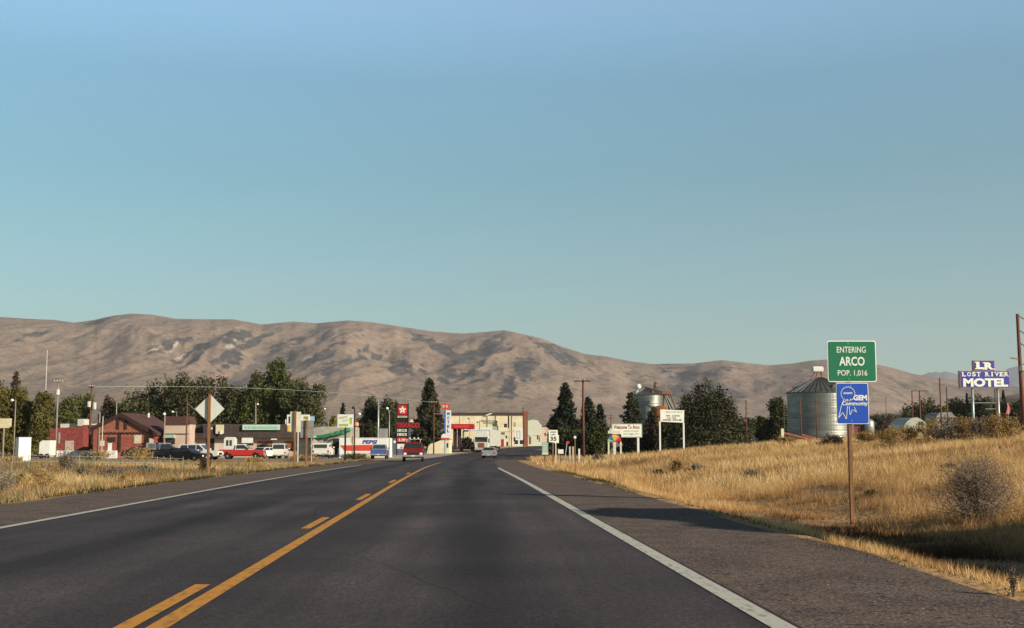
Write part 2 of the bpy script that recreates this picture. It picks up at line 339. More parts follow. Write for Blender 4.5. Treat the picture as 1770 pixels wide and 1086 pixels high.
# ------------------------------------------------------------------ hills
SKY = np.array([(-300, 560), (-150, 552), (0, 548), (40, 551), (90, 553), (125, 558), (160, 553), (190, 546), (225, 542), (260, 544), (300, 551), (350, 552), (400, 552), (450, 561), (505, 556), (545, 559), (600, 554), (640, 557), (700, 566), (745, 573), (800, 577), (840, 574), (870, 571), (900, 577), (935, 585), (970, 599), (1010, 612), (1050, 617), (1090, 625), (1130, 630), (1170, 629), (1200, 629), (1230, 625), (1250, 623), (1290, 628), (1330, 632), (1370, 629), (1400, 624), (1430, 622), (1470, 625), (1510, 629), (1545, 637), (1580, 647), (1620, 654), (1660, 659), (1700, 664), (1770, 670), (1900, 690), (2100, 705)], float)
def hills():
    npx, nd = 820, 230
    pxs = np.linspace(-280, 2080, npx); t = np.linspace(0, 1.18, nd)
    PX, T = np.meshgrid(pxs, t)
    D = 2500+T*3300
    A = (PX-CX)/F; X = A*D
    s_ = np.interp(T, [0, .30, .55, 1, 1.18], [0, .13, .40, 1, .86]); s_ = np.where(T < 1, s_, 1-(T-1)**1.1*1.2)
    w1 = fbm(X/700, D/900, 11)*1.2
    sp = 1-np.abs(2*fbm(X/520+w1-D/2600., D/2100.+w1, 21, 4)-1)          # long spurs and gullies
    sp2 = 1-np.abs(2*fbm(X/170+w1, D/520.+w1, 31, 4)-1)
    env = sm(.28, .62, T)*(1-.75*sm(.82, 1., T))
    sp3 = 1-np.abs(2*fbm(X/70+w1*2, D/260.+w1, 33, 4)-1); rel = s_+env*((sp-.75)*.20+(sp2-.7)*.046+(sp3-.7)*.012)+(fbm(X/90, D/130, 41, 3)-.5)*.016*sm(.1, .5, T)
    rel = np.maximum(rel, -.02)
    ang = rel/D*5800                      # relative elevation angle
    sky_ang = (HZ-np.interp(pxs, SKY[:, 0], SKY[:, 1]))/F
    mx = ang.max(0); k = np.exp(-np.linspace(-2, 2, 25)**2); 
    Z = CAMZ-.6+ang/mx[None, :]*sky_ang[None, :]*D
    # what grows where: dark scrub and pale rock
    PY = HZ-(Z-CAMZ)/D*F
    scr = np.zeros_like(Z); rock = np.zeros_like(Z)
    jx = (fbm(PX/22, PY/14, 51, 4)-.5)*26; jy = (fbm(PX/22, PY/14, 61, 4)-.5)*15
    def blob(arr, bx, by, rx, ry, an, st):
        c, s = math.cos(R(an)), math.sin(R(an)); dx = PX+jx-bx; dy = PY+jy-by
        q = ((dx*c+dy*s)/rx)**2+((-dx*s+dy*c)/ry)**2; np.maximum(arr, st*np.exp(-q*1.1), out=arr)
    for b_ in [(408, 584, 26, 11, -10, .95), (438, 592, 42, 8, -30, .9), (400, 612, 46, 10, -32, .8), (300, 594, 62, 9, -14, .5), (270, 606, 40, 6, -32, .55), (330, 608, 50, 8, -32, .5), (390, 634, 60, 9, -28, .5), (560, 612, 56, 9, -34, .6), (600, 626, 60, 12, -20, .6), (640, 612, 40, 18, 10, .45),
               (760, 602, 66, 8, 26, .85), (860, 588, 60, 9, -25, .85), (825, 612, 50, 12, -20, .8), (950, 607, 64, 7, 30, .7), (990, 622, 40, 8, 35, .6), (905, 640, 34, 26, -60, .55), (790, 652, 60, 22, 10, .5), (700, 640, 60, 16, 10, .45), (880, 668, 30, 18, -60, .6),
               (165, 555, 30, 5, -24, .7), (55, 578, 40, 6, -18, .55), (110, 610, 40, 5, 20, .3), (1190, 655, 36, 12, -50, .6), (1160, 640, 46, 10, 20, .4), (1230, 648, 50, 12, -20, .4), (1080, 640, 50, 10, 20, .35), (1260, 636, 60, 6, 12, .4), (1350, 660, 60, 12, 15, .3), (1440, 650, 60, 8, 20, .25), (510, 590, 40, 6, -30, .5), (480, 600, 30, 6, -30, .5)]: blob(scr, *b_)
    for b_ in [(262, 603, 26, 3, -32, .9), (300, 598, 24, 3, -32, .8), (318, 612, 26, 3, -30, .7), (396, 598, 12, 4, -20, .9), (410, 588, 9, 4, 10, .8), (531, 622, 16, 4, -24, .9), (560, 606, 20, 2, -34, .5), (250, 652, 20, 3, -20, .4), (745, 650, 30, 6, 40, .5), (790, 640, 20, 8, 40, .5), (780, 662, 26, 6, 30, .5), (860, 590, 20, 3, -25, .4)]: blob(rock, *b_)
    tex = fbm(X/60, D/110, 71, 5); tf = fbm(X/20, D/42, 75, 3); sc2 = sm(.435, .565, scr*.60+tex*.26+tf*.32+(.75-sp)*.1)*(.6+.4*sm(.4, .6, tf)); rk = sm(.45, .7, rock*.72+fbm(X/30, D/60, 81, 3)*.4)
    gully_dark = sm(.6, .85, (.78-sp)*1.8+tex*.6)*.22*sm(.3, .6, T)  # gullies toned darker than the spurs
    sh = .5+ (fbm(X/260, D/420, 91, 4)-.5)*.35 - sc2*.42 - gully_dark; sh = np.where(rk > .3, .5+rk*.45, sh)
    idx = np.arange(npx*nd).reshape(nd, npx); q = np.stack([idx[:-1, :-1], idx[:-1, 1:], idx[1:, 1:], idx[1:, :-1]], -1).ravel()
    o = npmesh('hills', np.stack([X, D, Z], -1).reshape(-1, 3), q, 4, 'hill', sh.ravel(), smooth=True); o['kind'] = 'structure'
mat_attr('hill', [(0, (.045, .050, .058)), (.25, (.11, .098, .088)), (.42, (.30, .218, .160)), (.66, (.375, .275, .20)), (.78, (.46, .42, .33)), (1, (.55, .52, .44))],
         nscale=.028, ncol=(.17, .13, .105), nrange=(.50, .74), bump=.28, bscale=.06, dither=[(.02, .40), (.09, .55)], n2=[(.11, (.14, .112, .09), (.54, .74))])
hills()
mat('far_rock', (.14, .15, .17), .95, .15, .001)
def far_range():
    sk = np.array([(1500, 690), (1560, 664), (1590, 650), (1618, 641), (1640, 643), (1670, 650), (1700, 648), (1735, 641), (1770, 630), (1850, 618), (2000, 610), (2200, 640)], float)
    pxs = np.linspace(1500, 2200, 160); t = np.linspace(0, 1.2, 50); PX, T = np.meshgrid(pxs, t); D = 13500+T*3500; A = (PX-CX)/F; X = A*D
    rel = np.where(T < 1, T**1.2, 1-(T-1)*1.5)+sm(.1, .5, T)*(fbm(X/1200, D/1600, 5, 5)-.5)*.5; ang = rel/D
    Z = CAMZ+ang/ang.max(0)[None, :]*((HZ-np.interp(pxs, sk[:, 0], sk[:, 1])+(fbm(pxs/14, pxs*0, 8, 4)-.5)*9)/F)[None, :]*D
    idx = np.arange(Z.size).reshape(Z.shape); q = np.stack([idx[:-1, :-1], idx[:-1, 1:], idx[1:, 1:], idx[1:, :-1]], -1).ravel()
    o = npmesh('far_mountains', np.stack([X, D, Z], -1).reshape(-1, 3), q, 4, 'far_rock', smooth=True); o['kind'] = 'structure'
far_range()
mat('knoll_m', (.31, .205, .115), .95, .25, .03, dark=(.13, .09, .055), detail=8, bump=.5)
def knoll(name, D0, dd, pts):
    pts = np.array(pts, float); pxs = np.linspace(pts[0, 0], pts[-1, 0], 110); t = np.linspace(0, 2, 36); PX, T = np.meshgrid(pxs, t); D = D0+T*dd; X = (PX-CX)/F*(D0+dd)
    h = (HZ-np.interp(pxs, pts[:, 0], pts[:, 1]))/F*(D0+dd)
    Z = -1+(1+h[None, :])*np.sin(np.clip(T, 0, 2)*math.pi/2)**.8+(fbm(X/18, D/18, 7, 4)-.5)*3*np.sin(T*math.pi/2)
    idx = np.arange(Z.size).reshape(Z.shape); q = np.stack([idx[:-1, :-1], idx[:-1, 1:], idx[1:, 1:], idx[1:, :-1]], -1).ravel()
    o = npmesh(name, np.stack([X, D, Z], -1).reshape(-1, 3), q, 4, 'knoll_m', smooth=True); o['kind'] = 'structure'
knoll('low_hill', 700, 260, [(1460, 768), (1490, 735), (1505, 716), (1530, 712), (1560, 718), (1600, 722), (1640, 712), (1690, 696), (1730, 686), (1770, 679), (1850, 672), (2000, 680), (2150, 768)])
# ------------------------------------------------------------------ vegetation
def leafcloud(centres, size, n3=True, flat=0.):
    """small randomly turned leaf-clump quads"""
    n = len(centres); a = RN.normal(size=(n, 3)); a[:, 2] *= (1-flat); a /= np.linalg.norm(a, axis=1)[:, None]
    b = RN.normal(size=(n, 3)); b -= a*(a*b).sum(1)[:, None]; b /= np.linalg.norm(b, axis=1)[:, None]
    s = (size*RN.uniform(.6, 1.4, n))[:, None]; c = centres
    # irregular four-corner clumps
    k = RN.uniform(.35, 1.2, (n, 4, 1))
    V = np.stack([c-a*s*k[:, 0], c-b*s*.6*k[:, 1], c+a*s*k[:, 2], c+b*s*.6*k[:, 3]], 1)
    return V.reshape(-1, 3)
def foliage(name, pts, size, m, parent, base=.5, spread=.45, ns=1.):
    V = leafcloud(pts, size); n = len(pts)
    lf = fbm(pts[:, 0]*ns+pts[:, 1]*ns*.7, pts[:, 2]*ns, 3, 3)
    sh = np.clip(base+(lf-.5)*.8+RN.uniform(-.5, .5, n)*spread, 0, 1)
    return npmesh(name, V, np.arange(n*4), 4, m, np.repeat(sh, 4), parent)
mat_attr('leaf_dark', [(0, (.030, .032, .016)), (.5, (.085, .086, .036)), (1, (.165, .155, .06))], trans=.15)
mat_attr('leaf_green', [(0, (.040, .046, .016)), (.5, (.105, .115, .032)), (1, (.20, .20, .058))], trans=.2)
mat_attr('leaf_gold', [(0, (.055, .05, .015)), (.5, (.15, .13, .035)), (1, (.27, .215, .055))], trans=.2)
mat_attr('leaf_brown', [(0, (.035, .025, .018)), (.5, (.08, .055, .035)), (1, (.14, .10, .06))], trans=.1)
mat_attr('needle', [(0, (.014, .018, .013)), (.5, (.034, .042, .026)), (1, (.075, .082, .045))], trans=.05)
mat_attr('needle_olive', [(0, (.026, .026, .014)), (.5, (.060, .058, .028)), (1, (.115, .105, .05))], trans=.05)
def limbs(mb, H, r, n=5, top=.55, spread=.3):
    mb.tube((0, 0, 0), (0, 0, H*.35), r, r*.8); mb.tube((0, 0, H*.34), (H*.01, 0, H*.85), r*.8, r*.15)
    for k in range(n):
        a = k*2.4; z = H*(.3+.4*k/n); mb.tube((0, 0, z), (math.cos(a)*H*spread, math.sin(a)*H*spread, z+H*.28), r*.4, r*.08, 5)
def broadleaf(name, label, cat, px, top, Y, wpx, mtl='leaf_dark', blobs=None, n=4500, size=None, group=None, base=None, ragged=1., sh=.5, seed=1):
    """px centre, top row, width in photo px; blobs: (dx,dz,r) in fractions of half-width / height"""
    global RN; RN = np.random.RandomState(seed)
    f = Fr(px, top, Y, base); t = thing(name, label, cat, f.loc, group=group); H = f.z(top); W = wpx*f.m/2
    tr = B(); limbs(tr, H, max(.12, H*.02)); tr.build('trunk', 'bark', t, smooth=True)
    if blobs is None:
        blobs = [(RN.uniform(-.62, .62), RN.uniform(.25, .84), RN.uniform(.28, .44)) for _ in range(9)]+[(0, .80, .26), (-.15, .55, .5), (.2, .45, .5), (-.45, .3, .45), (.45, .28, .45), (0, .2, .55)]
    pts = []; tot = sum(b[2]**2 for b in blobs); n = int(n*2.1)
    for bx, bz, br in blobs:
        # every blob is itself broken into smaller puffs
        k = int(n*br*br/tot); npuf = max(8, int(18*ragged)); u = RN.normal(size=(npuf, 3)); u /= np.linalg.norm(u, axis=1)[:, None]
        pc = u*RN.uniform(.45, 1., (npuf, 1))*np.array([1, 1, .95]); pr = RN.uniform(.42, .66, npuf)
        w_ = RN.choice(npuf, k, p=pr**2/np.sum(pr**2)); d = RN.normal(size=(k, 3)); d /= np.linalg.norm(d, axis=1)[:, None]
        q = pc[w_]+d*(pr[w_]*RN.uniform(.55, 1.08, k))[:, None]
        R_ = br*W*1.0; Rz = br*(W+H*.62)/2
        dy = RN.uniform(-.45, .45)*W*(1-abs(bx))
        pts.append(q*np.array([R_, R_, Rz])*1.0+np.array([bx*W, dy, bz*H]))
    pts = np.concatenate(pts); zmx = np.percentile(pts[:, 2], 99.7); pts[:, 2] *= H/zmx; pts = pts[pts[:, 2] > .25]
    foliage('crown', pts, size or f.m*2.8, mtl, t, base=sh, ns=2.2/W); return t
def conifer(name, label, cat, px, top, Y, wpx, mtl='needle', n=5000, bottom=.04, group=None, base=None, power=.9, size=None, seed=1, tops=None, jag=.35, sh=.5):
    global RN; RN = np.random.RandomState(seed)
    f = Fr(px, top, Y, base); t = thing(name, label, cat, f.loc, group=group); H = f.z(top); W = wpx*f.m/2
    tr = B(); tr.tube((0, 0, 0), (0, 0, H*.97), max(.1, H*.018), .02)
    for k in range(14):
        a = k*2.4; z = H*(.08+.06*k); rr = W*.8*(1-z/H); tr.tube((0, 0, z), (math.cos(a)*rr, math.sin(a)*rr, z-.1*rr), .04, .01, 4)
    tr.build('trunk', 'bark', t, smooth=True)
    pts = []; W *= 1.26; n = int(n*1.9)
    for (ox, oh, ow) in (tops or [(0, 1, 1)]):
        nb = 230; hb = RN.uniform(bottom, 1, nb)**1.15; hb = bottom+(hb-hb.min())/(hb.max()-hb.min())*(1-bottom)
        ab = RN.uniform(0, 2*math.pi, nb); Lb = ow*W*((1-hb)**power)*(1+RN.uniform(-jag, jag*.6, nb))+.02*W
        wb = Lb+.05*W; k = int(n/len(tops or [1])); bi = RN.choice(nb, k, p=wb/wb.sum()); r = RN.uniform(.15, 1, k)**.6
        x = np.cos(ab[bi])*Lb[bi]*r; y = np.sin(ab[bi])*Lb[bi]*r; thick = .10*W*(1.1-r)+.035*W
        z = oh*H*hb[bi]+Lb[bi]*r*.12+RN.normal(size=k)*thick
        pts.append(np.stack([ox*W+x+RN.normal(size=k)*thick*.8, y+RN.normal(size=k)*thick*.8, z], -1))
    pts = np.concatenate(pts); pts = pts[(pts[:, 2] > .05) & (pts[:, 2] < H*1.01)]
    foliage('crown', pts, size or f.m*2.5, mtl, t, base=sh, spread=.32, ns=2.5/W); return t
# big trees at the far left
broadleaf('cottonwood_tree', 'yellow-green tree at the left edge of the picture', 'tree', 2, 664, 185, 70, 'leaf_gold', n=5200, seed=3, sh=.35)
conifer('fir_tree', 'brown-tipped pointed fir rising above the yellow-green trees at far left', 'tree', 28, 643, 190, 46, 'leaf_brown', n=3000, seed=4)
broadleaf('cottonwood_tree', 'yellow-green bushy tree right behind the thin lamp pole at far left', 'tree', 40, 672, 186, 74, 'leaf_gold', n=5200, seed=5, sh=.33)
broadleaf('cottonwood_tree', 'golden-green tree beside the left end of the red flat-roofed building', 'tree', 70, 680, 184, 50, 'leaf_gold', n=4500, seed=6, sh=.4)
broadleaf('green_tree', 'green tree behind the red flat-roofed building, between two utility poles', 'tree', 118, 687, 240, 84, 'leaf_green', n=3500, seed=7)
broadleaf('green_tree', 'rounded green tree just left of the pole carrying two transformers', 'tree', 143, 682, 242, 44, 'leaf_green', n=3000, seed=8, sh=.45)
broadleaf('russet_tree', 'small reddish tree behind the left eave of the log building', 'tree', 186, 687, 238, 30, 'leaf_brown', n=2200, seed=9, sh=.55)
broadleaf('green_tree', 'low green tree behind the roof peak of the log building', 'tree', 214, 694, 245, 44, 'leaf_green', n=2500, seed=10)
broadleaf('elm_tree', 'broad dark tree with thin reddish top, left of the diamond sign', 'tree', 262, 664, 235, 104, 'leaf_dark', n=6000, seed=11, sh=.42)
broadleaf('elm_tree', 'wide dark tree with airy brown upper twigs behind the pink building', 'tree', 318, 650, 232, 116, 'leaf_dark', n=8000, seed=12, sh=.45, ragged=1.3)
broadleaf('elm_tree', 'sparse brownish tree top directly above the diamond sign', 'tree', 362, 652, 236, 66, 'leaf_brown', n=2600, seed=13, ragged=1.5, sh=.4)
broadleaf('elm_tree', 'dark green tree immediately right of the diamond sign', 'tree', 412, 664, 228, 96, 'leaf_dark', n=6000, seed=14, sh=.42)
broadleaf('poplar_tree', 'tallest green tree behind the long brown roof, pointed top', 'tree', 480, 628, 230, 96, 'leaf_green', n=9000, seed=15, sh=.32,
          blobs=[(.1, .92, .16), (-.05, .84, .24), (.15, .72, .34), (-.3, .70, .30), (.35, .6, .32), (-.55, .5, .36), (.1, .5, .45), (.6, .42, .36), (-.1, .28, .5), (-.6, .25, .36), (.65, .2, .36)])
broadleaf('poplar_tree', 'green tree top left of the tallest tree, behind the long mint sign', 'tree', 446, 648, 226, 70, 'leaf_green', n=4800, seed=16, sh=.3)
broadleaf('elm_tree', 'round dark-green tree right of the tallest tree, behind the grey sloping building', 'tree', 528, 660, 224, 100, 'leaf_dark', n=7500, seed=17, sh=.5)
broadleaf('willow_tree', 'pale straw-coloured sapling behind the green garland roof', 'tree', 577, 720, 225, 16, 'leaf_gold', n=800, seed=18, sh=.7)
conifer('small_pine', 'small dark evergreen directly behind the lime-lettered sign', 'tree', 593, 697, 260, 22, n=1800, seed=19)
broadleaf('dark_tree', 'dark tree left of the tall pale pole', 'tree', 640, 690, 262, 50, 'leaf_dark', n=4000, seed=20, sh=.3)
broadleaf('dark_tree', 'dark tree between the tall pale pole and the star sign', 'tree', 668, 691, 258, 46, 'leaf_dark', n=4000, seed=21, sh=.35)
broadleaf('dark_hedge_tree', 'low dark tree mass behind the white and red drinks shed', 'tree', 640, 728, 235, 76, 'leaf_dark', n=3500, seed=22, sh=.12)
conifer('spruce_tree', 'tall dark cone-shaped spruce right of the star sign', 'tree', 742, 655, 232, 54, 'needle_olive', n=11000, seed=23, power=.72, jag=.22, sh=.42)
conifer('spruce_tree', 'tallest pointed spruce left of the plain brown utility pole', 'tree', 977, 663, 178, 52, 'needle', n=8500, seed=24, power=.75, sh=.42)
conifer('spruce_tree', 'middle spruce half hidden by the plain brown utility pole', 'tree', 1017, 686, 180, 46, 'needle', n=6500, seed=25, power=.75, sh=.5)
conifer('spruce_tree', 'shortest spruce of the row, next to the welcome sign', 'tree', 1037, 700, 182, 34, 'needle', n=4500, seed=26, power=.7, sh=.6)
broadleaf('orange_shrub', 'small tree with yellowing leaves at the left foot of the tallest spruce', 'tree', 957, 716, 181, 26, 'leaf_gold', n=1200, seed=27, sh=.2)
broadleaf('roadside_bush', 'rounded dark green bush in front of the tallest spruce', 'bush', 986, 742, 168, 60, 'leaf_dark', n=3800, seed=28, sh=.3)
broadleaf('roadside_bush', 'rounded green bush at the foot of the middle spruce', 'bush', 1028, 738, 166, 50, 'leaf_green', n=3200, seed=29, sh=.2)
conifer('juniper_tree', 'dark upright juniper in front of the smaller grain bin', 'tree', 1091, 680, 205, 40, 'needle_olive', n=4200, seed=30, power=.55, sh=.35, jag=.5)
conifer('juniper_tree', 'scrubby dark juniper between the welcome sign and the letter board', 'tree', 1126, 712, 200, 32, 'needle_olive', n=3000, seed=31, power=.5, sh=.3, jag=.5)
conifer('pine_tree', 'largest bushy dark pine with several tops, right of the letter board', 'tree', 1219, 654, 160, 100, 'needle_olive', n=20000, seed=32, power=.7, jag=.5, sh=.42,
        tops=[(0, 1, .5), (-.5, .76, .45), (.38, .88, .45), (.66, .72, .42), (-.25, .90, .42), (.1, .72, .95), (-.72, .58, .34), (.2, .8, .7), (-.2, .6, .9)])
broadleaf('roadside_bush', 'dark round shrub right of the large bushy pine', 'bush', 1278, 722, 215, 56, 'leaf_dark', n=2200, seed=33, sh=.25)
broadleaf('green_tree', 'light green far tree right of the large pine, above the white pickup', 'tree', 1312, 722, 330, 50, 'leaf_green', n=1800, seed=34, sh=.6)
broadleaf('dark_tree', 'leaning dark tree at the left side of the big grain bin', 'tree', 1345, 690, 200, 60, 'leaf_dark', n=4800, seed=35, sh=.25)
broadleaf('dark_tree', 'low dark tree left of the tree beside the big grain bin', 'tree', 1327, 722, 205, 44, 'leaf_dark', n=2400, seed=36, sh=.2)
for k, (px, top, Y, wd, m_, lb) in enumerate([
    (1515, 718, 420, 50, 'leaf_dark', 'dark tree on the low slope just right of the blue ribbon sign'), (1546, 726, 400, 36, 'leaf_dark', 'dark shrubby tree on the slope left of the crossarm poles'),
    (1588, 698, 330, 40, 'leaf_dark', 'dark tree behind the white arched hut, left of two bare poles'), (1612, 690, 335, 36, 'leaf_dark', 'dark round tree behind the left one of two bare poles'),
    (1640, 692, 330, 30, 'leaf_dark', 'dark tree behind the right one of two bare poles'), (1662, 690, 325, 34, 'leaf_dark', 'dark tree just left of the motel sign legs'),
    (1698, 684, 320, 42, 'leaf_dark', 'dark tree between the two motel sign legs'), (1722, 690, 322, 34, 'leaf_dark', 'dark tree behind the right motel sign leg'),
    (1758, 694, 318, 36, 'leaf_dark', 'dark tree at the right edge behind the flag')]):
    broadleaf('distant_tree', lb, 'tree', px, top, Y, wd*1.7, m_, n=3600, seed=40+k, sh=.3, size=Y/F*2.2)
conifer('small_pine', 'pointed evergreen left of the motel sign', 'tree', 1671, 680, 322, 12, n=1400, seed=52)
conifer('small_pine', 'pointed evergreen behind the lower right corner of the motel sign', 'tree', 1734, 675, 322, 16, n=1600, seed=53)
broadleaf('pale_tree', 'pale grey-green tree between the two bare poles', 'tree', 1630, 704, 300, 32, 'leaf_gold', n=1300, seed=54, sh=.35)
# trees standing off to the right of the view, whose long shadow crosses the ditch
def shade_tree(label, x, y, H, W, seed):
    global RN; RN = np.random.RandomState(seed)
    t = thing('dense_shade_tree', label, 'tree', (x, y, g(x, y))); tr = B(); limbs(tr, H, .16); tr.build('trunk', 'bark', t, smooth=True)
    n = 16000; d = RN.normal(size=(n, 3)); d /= np.linalg.norm(d, axis=1)[:, None]; r = RN.uniform(.2, 1, n)**.5
    p = d*r[:, None]*np.array([W/2, W/2, H*.5])+np.array([0, 0, H*.5]); p = p[p[:, 2] > .05]; foliage('crown', p, .32, 'leaf_dark', t)
SHT = [('tall dense tree just outside the right edge, nearest its roadside end', 13.4, 15.4, 5.0, 4.8, 61), ('dense tree outside the right edge, second in its row', 17.4, 12.4, 5.6, 4.8, 62), ('dense tree outside the right edge, third in its row', 21.5, 9.4, 6.4, 4.6, 63), ('dense tree outside the right edge, farthest from the road in its row', 26.0, 6.2, 7.2, 4.6, 64), ('smaller dense tree standing just behind the row outside the right edge', 15.4, 15.4, 3.9, 3.4, 65), ('lowest dense tree in front of the row outside the right edge', 13.4, 12.6, 4.3, 3.8, 66)]
for s_ in SHT: shade_tree(*s_)
# ------------------------------------------------------------------ brush and weeds one can tell apart
mat_attr('sage', [(0, (.09, .08, .06)), (.5, (.22, .195, .145)), (1, (.36, .33, .25))], trans=.15); mat_attr('rabbit', [(0, (.15, .095, .04)), (.5, (.36, .235, .085)), (1, (.52, .37, .15))], trans=.15)
mat_attr('sage_big', [(0, (.16, .115, .09)), (.5, (.27, .205, .145)), (1, (.42, .34, .25))], trans=.25); mat_attr('sage_dark', [(0, (.075, .05, .04)), (.5, (.17, .13, .10)), (1, (.29, .235, .18))])
def brush(name, label, px, pyb, wpx, hpx, m_='sage', n=1500, seed=1, twig=40, cat='shrub', dens=1., size=None, group=None):
    global RN; RN = np.random.RandomState(seed); p = hit(px, pyb); mm = p.y/F
    W = wpx*mm/2; H = hpx*mm; t = thing(name, label, cat, (p.x, p.y, p.z-.03), group=group); tw = B(); rr = max(.006, mm*.45)
    tips = []
    for k in range(twig):
        a = RN.uniform(0, 6.28); e = RN.uniform(.15, 1); L = 1-.25*RN.uniform()
        tip = Vector((math.cos(a)*W*e*L, math.sin(a)*W*e*L, H*(1-.85*e**3)*L)); mid = tip*.5+Vector((0, 0, H*.06)); tips.append(tip)
        tw.tube((0, 0, 0), mid, rr, rr*.7, 4); tw.tube(mid, tip, rr*.7, rr*.25, 4)
        for j in range(3):
            q = mid+(tip-mid)*RN.uniform(0, .9); d = Vector((RN.normal()*W*.22, RN.normal()*W*.22, H*.18*RN.uniform(.2, 1))); tw.tube(q, q+d, rr*.45, rr*.15, 3); tips.append(q+d)
    tw.build('branches', 'twig', t)
    T_ = np.array([tuple(v) for v in tips]); i = RN.choice(len(T_), int(n*dens)); s = RN.uniform(.55, 1.06, len(i))[:, None]
    s = s if n < 5000 else RN.uniform(.35, 1.04, len(i))[:, None]; pts = T_[i]*s+RN.normal(size=(len(i), 3))*np.array([W, W, H])*.05; pts = pts[pts[:, 2] > .02]
    foliage('foliage', pts, size or max(.012, mm*1.5), m_, t, ns=3/W); return t
brush('sagebrush', 'large grey-brown twiggy sagebrush on the right bank near the right edge', 1690, 905, 185, 124, 'sage_big', 17000, 101, twig=300, size=.017)
brush('red_weed', 'dry reddish weed standing on the gravel at the lower right corner', 1752, 1034, 30, 60, 'leaf_brown', 260, 102, twig=12, size=.012)
LB = [('rabbitbrush', 'olive rabbitbrush mound in the field, right front of the log building', 238, 800, 58, 22, 'rabbit'), ('rabbitbrush', 'yellow-green bush, largest in the left field near the road', 72, 846, 62, 32, 'rabbit'),
      ('sagebrush', 'purple-brown sagebrush below the red flat-roofed building', 114, 818, 40, 32, 'sage_dark'), ('rabbitbrush', 'green-tinted bush at the left of the largest yellow bush', 35, 838, 26, 18, 'rabbit'),
      ('sagebrush', 'pale grey sagebrush at the left picture edge near the road', 8, 856, 46, 44, 'sage'), ('sagebrush', 'grey-brown low sagebrush behind the fence posts', 196, 822, 50, 14, 'sage_dark'),
      ('rabbitbrush', 'bush at the roadside edge left of the diamond sign', 218, 842, 36, 18, 'rabbit'), ('rabbitbrush', 'ochre bush far left below the white shed', 22, 800, 40, 9, 'rabbit'),
      ('sagebrush', 'grey bush between the red building and the log building foreground', 150, 800, 30, 16, 'sage'), ('rabbitbrush', 'ochre bush in the field below the utility pole with two transformers', 168, 798, 46, 16, 'rabbit'),
      ('rabbitbrush', 'rusty weed clump at the foot of the diamond sign post', 356, 818, 26, 22, 'leaf_brown'), ('sagebrush', 'low grey sagebrush in the middle of the left field', 250, 818, 34, 12, 'sage'),
      ('sagebrush', 'small dark sagebrush right of the purple-brown one', 142, 826, 24, 16, 'sage_dark'), ('rabbitbrush', 'ochre clump at the grass edge below the red pickup', 440, 800, 40, 8, 'rabbit'),
      ('rabbitbrush', 'olive clump under the sign backs by the road', 520, 797, 60, 9, 'rabbit'), ('rabbitbrush', 'green-brown clump by the road below the drinks shed', 610, 794, 50, 8, 'leaf_green')]
for k, (nm, lb, px, pb, wd, hh, m_) in enumerate(LB): brush(nm, lb, px, pb, wd*1.35, hh*1.3, m_, 2000, 110+k, twig=26, size=None)
RB = [('rabbitbrush', 'olive bush in mid bank below the letter board', 1172, 818, 36, 22, 'rabbit'), ('sagebrush', 'faint grey bush right of the olive bush on the bank', 1205, 818, 30, 14, 'sage'),
      ('sagebrush', 'dark low bush on the bank halfway to the grain bin', 1297, 828, 40, 14, 'sage_dark'), ('sagebrush', 'small dark bush on the bank right of the reflector post', 1034, 800, 22, 13, 'sage_dark'),
      ('rabbitbrush', 'green tuft at the gravel edge of the bank', 1072, 838, 28, 10, 'leaf_green'), ('sagebrush', 'brown bush right of the green sign post at mid height', 1508, 862, 34, 14, 'leaf_brown'),
      ('sagebrush', 'brown bush low on the bank under the letter board', 1140, 822, 22, 9, 'leaf_brown'), ('sagebrush', 'dim brown patch of brush below the far right brush row', 1640, 815, 34, 12, 'leaf_brown')]
for k, (nm, lb, px, pb, wd, hh, m_) in enumerate(RB): brush(nm, lb, px, pb, wd*1.25, hh*1.25, m_, 1800, 140+k, twig=24)
CREST = [(1360, 768, 26, 8, 'rabbit', 'low ochre clump in front of the big grain bin base'), (1440, 768, 30, 12, 'leaf_brown', 'brown clump hiding the right foot of the big grain bin'), (1503, 766, 40, 16, 'rabbit', 'ochre brush just right of the green sign post on the crest'),
         (1540, 768, 44, 22, 'rabbit', 'brown brush below the crossarm poles'), (1572, 764, 36, 22, 'rabbit', 'golden brush in front of the white arched hut'), (1604, 762, 40, 28, 'rabbit', 'golden brush on the crest below the pole pair'),
         (1640, 762, 40, 34, 'sage_dark', 'dark purple-brown brush on the crest under the tall bare poles'), (1668, 760, 36, 32, 'rabbit', 'golden-green brush left of the left motel leg'), (1694, 760, 34, 30, 'sage_dark', 'dark brown brush between the motel legs'),
         (1722, 760, 36, 34, 'rabbit', 'golden brush at the right motel leg'), (1748, 758, 34, 30, 'rabbit', 'golden brush at the right edge below the flag'), (1190, 770, 24, 7, 'rabbit', 'ochre clump at the right leg of the letter board'), (1225, 770, 30, 8, 'rabbit', 'ochre clump at the foot of the large pine')]
for k, (px, pb, wd, hh, m_, lb) in enumerate(CREST): brush('crest_brush', lb, px, pb+4, wd*1.9, hh*1.3+7, m_, 3000, 160+k, twig=22)
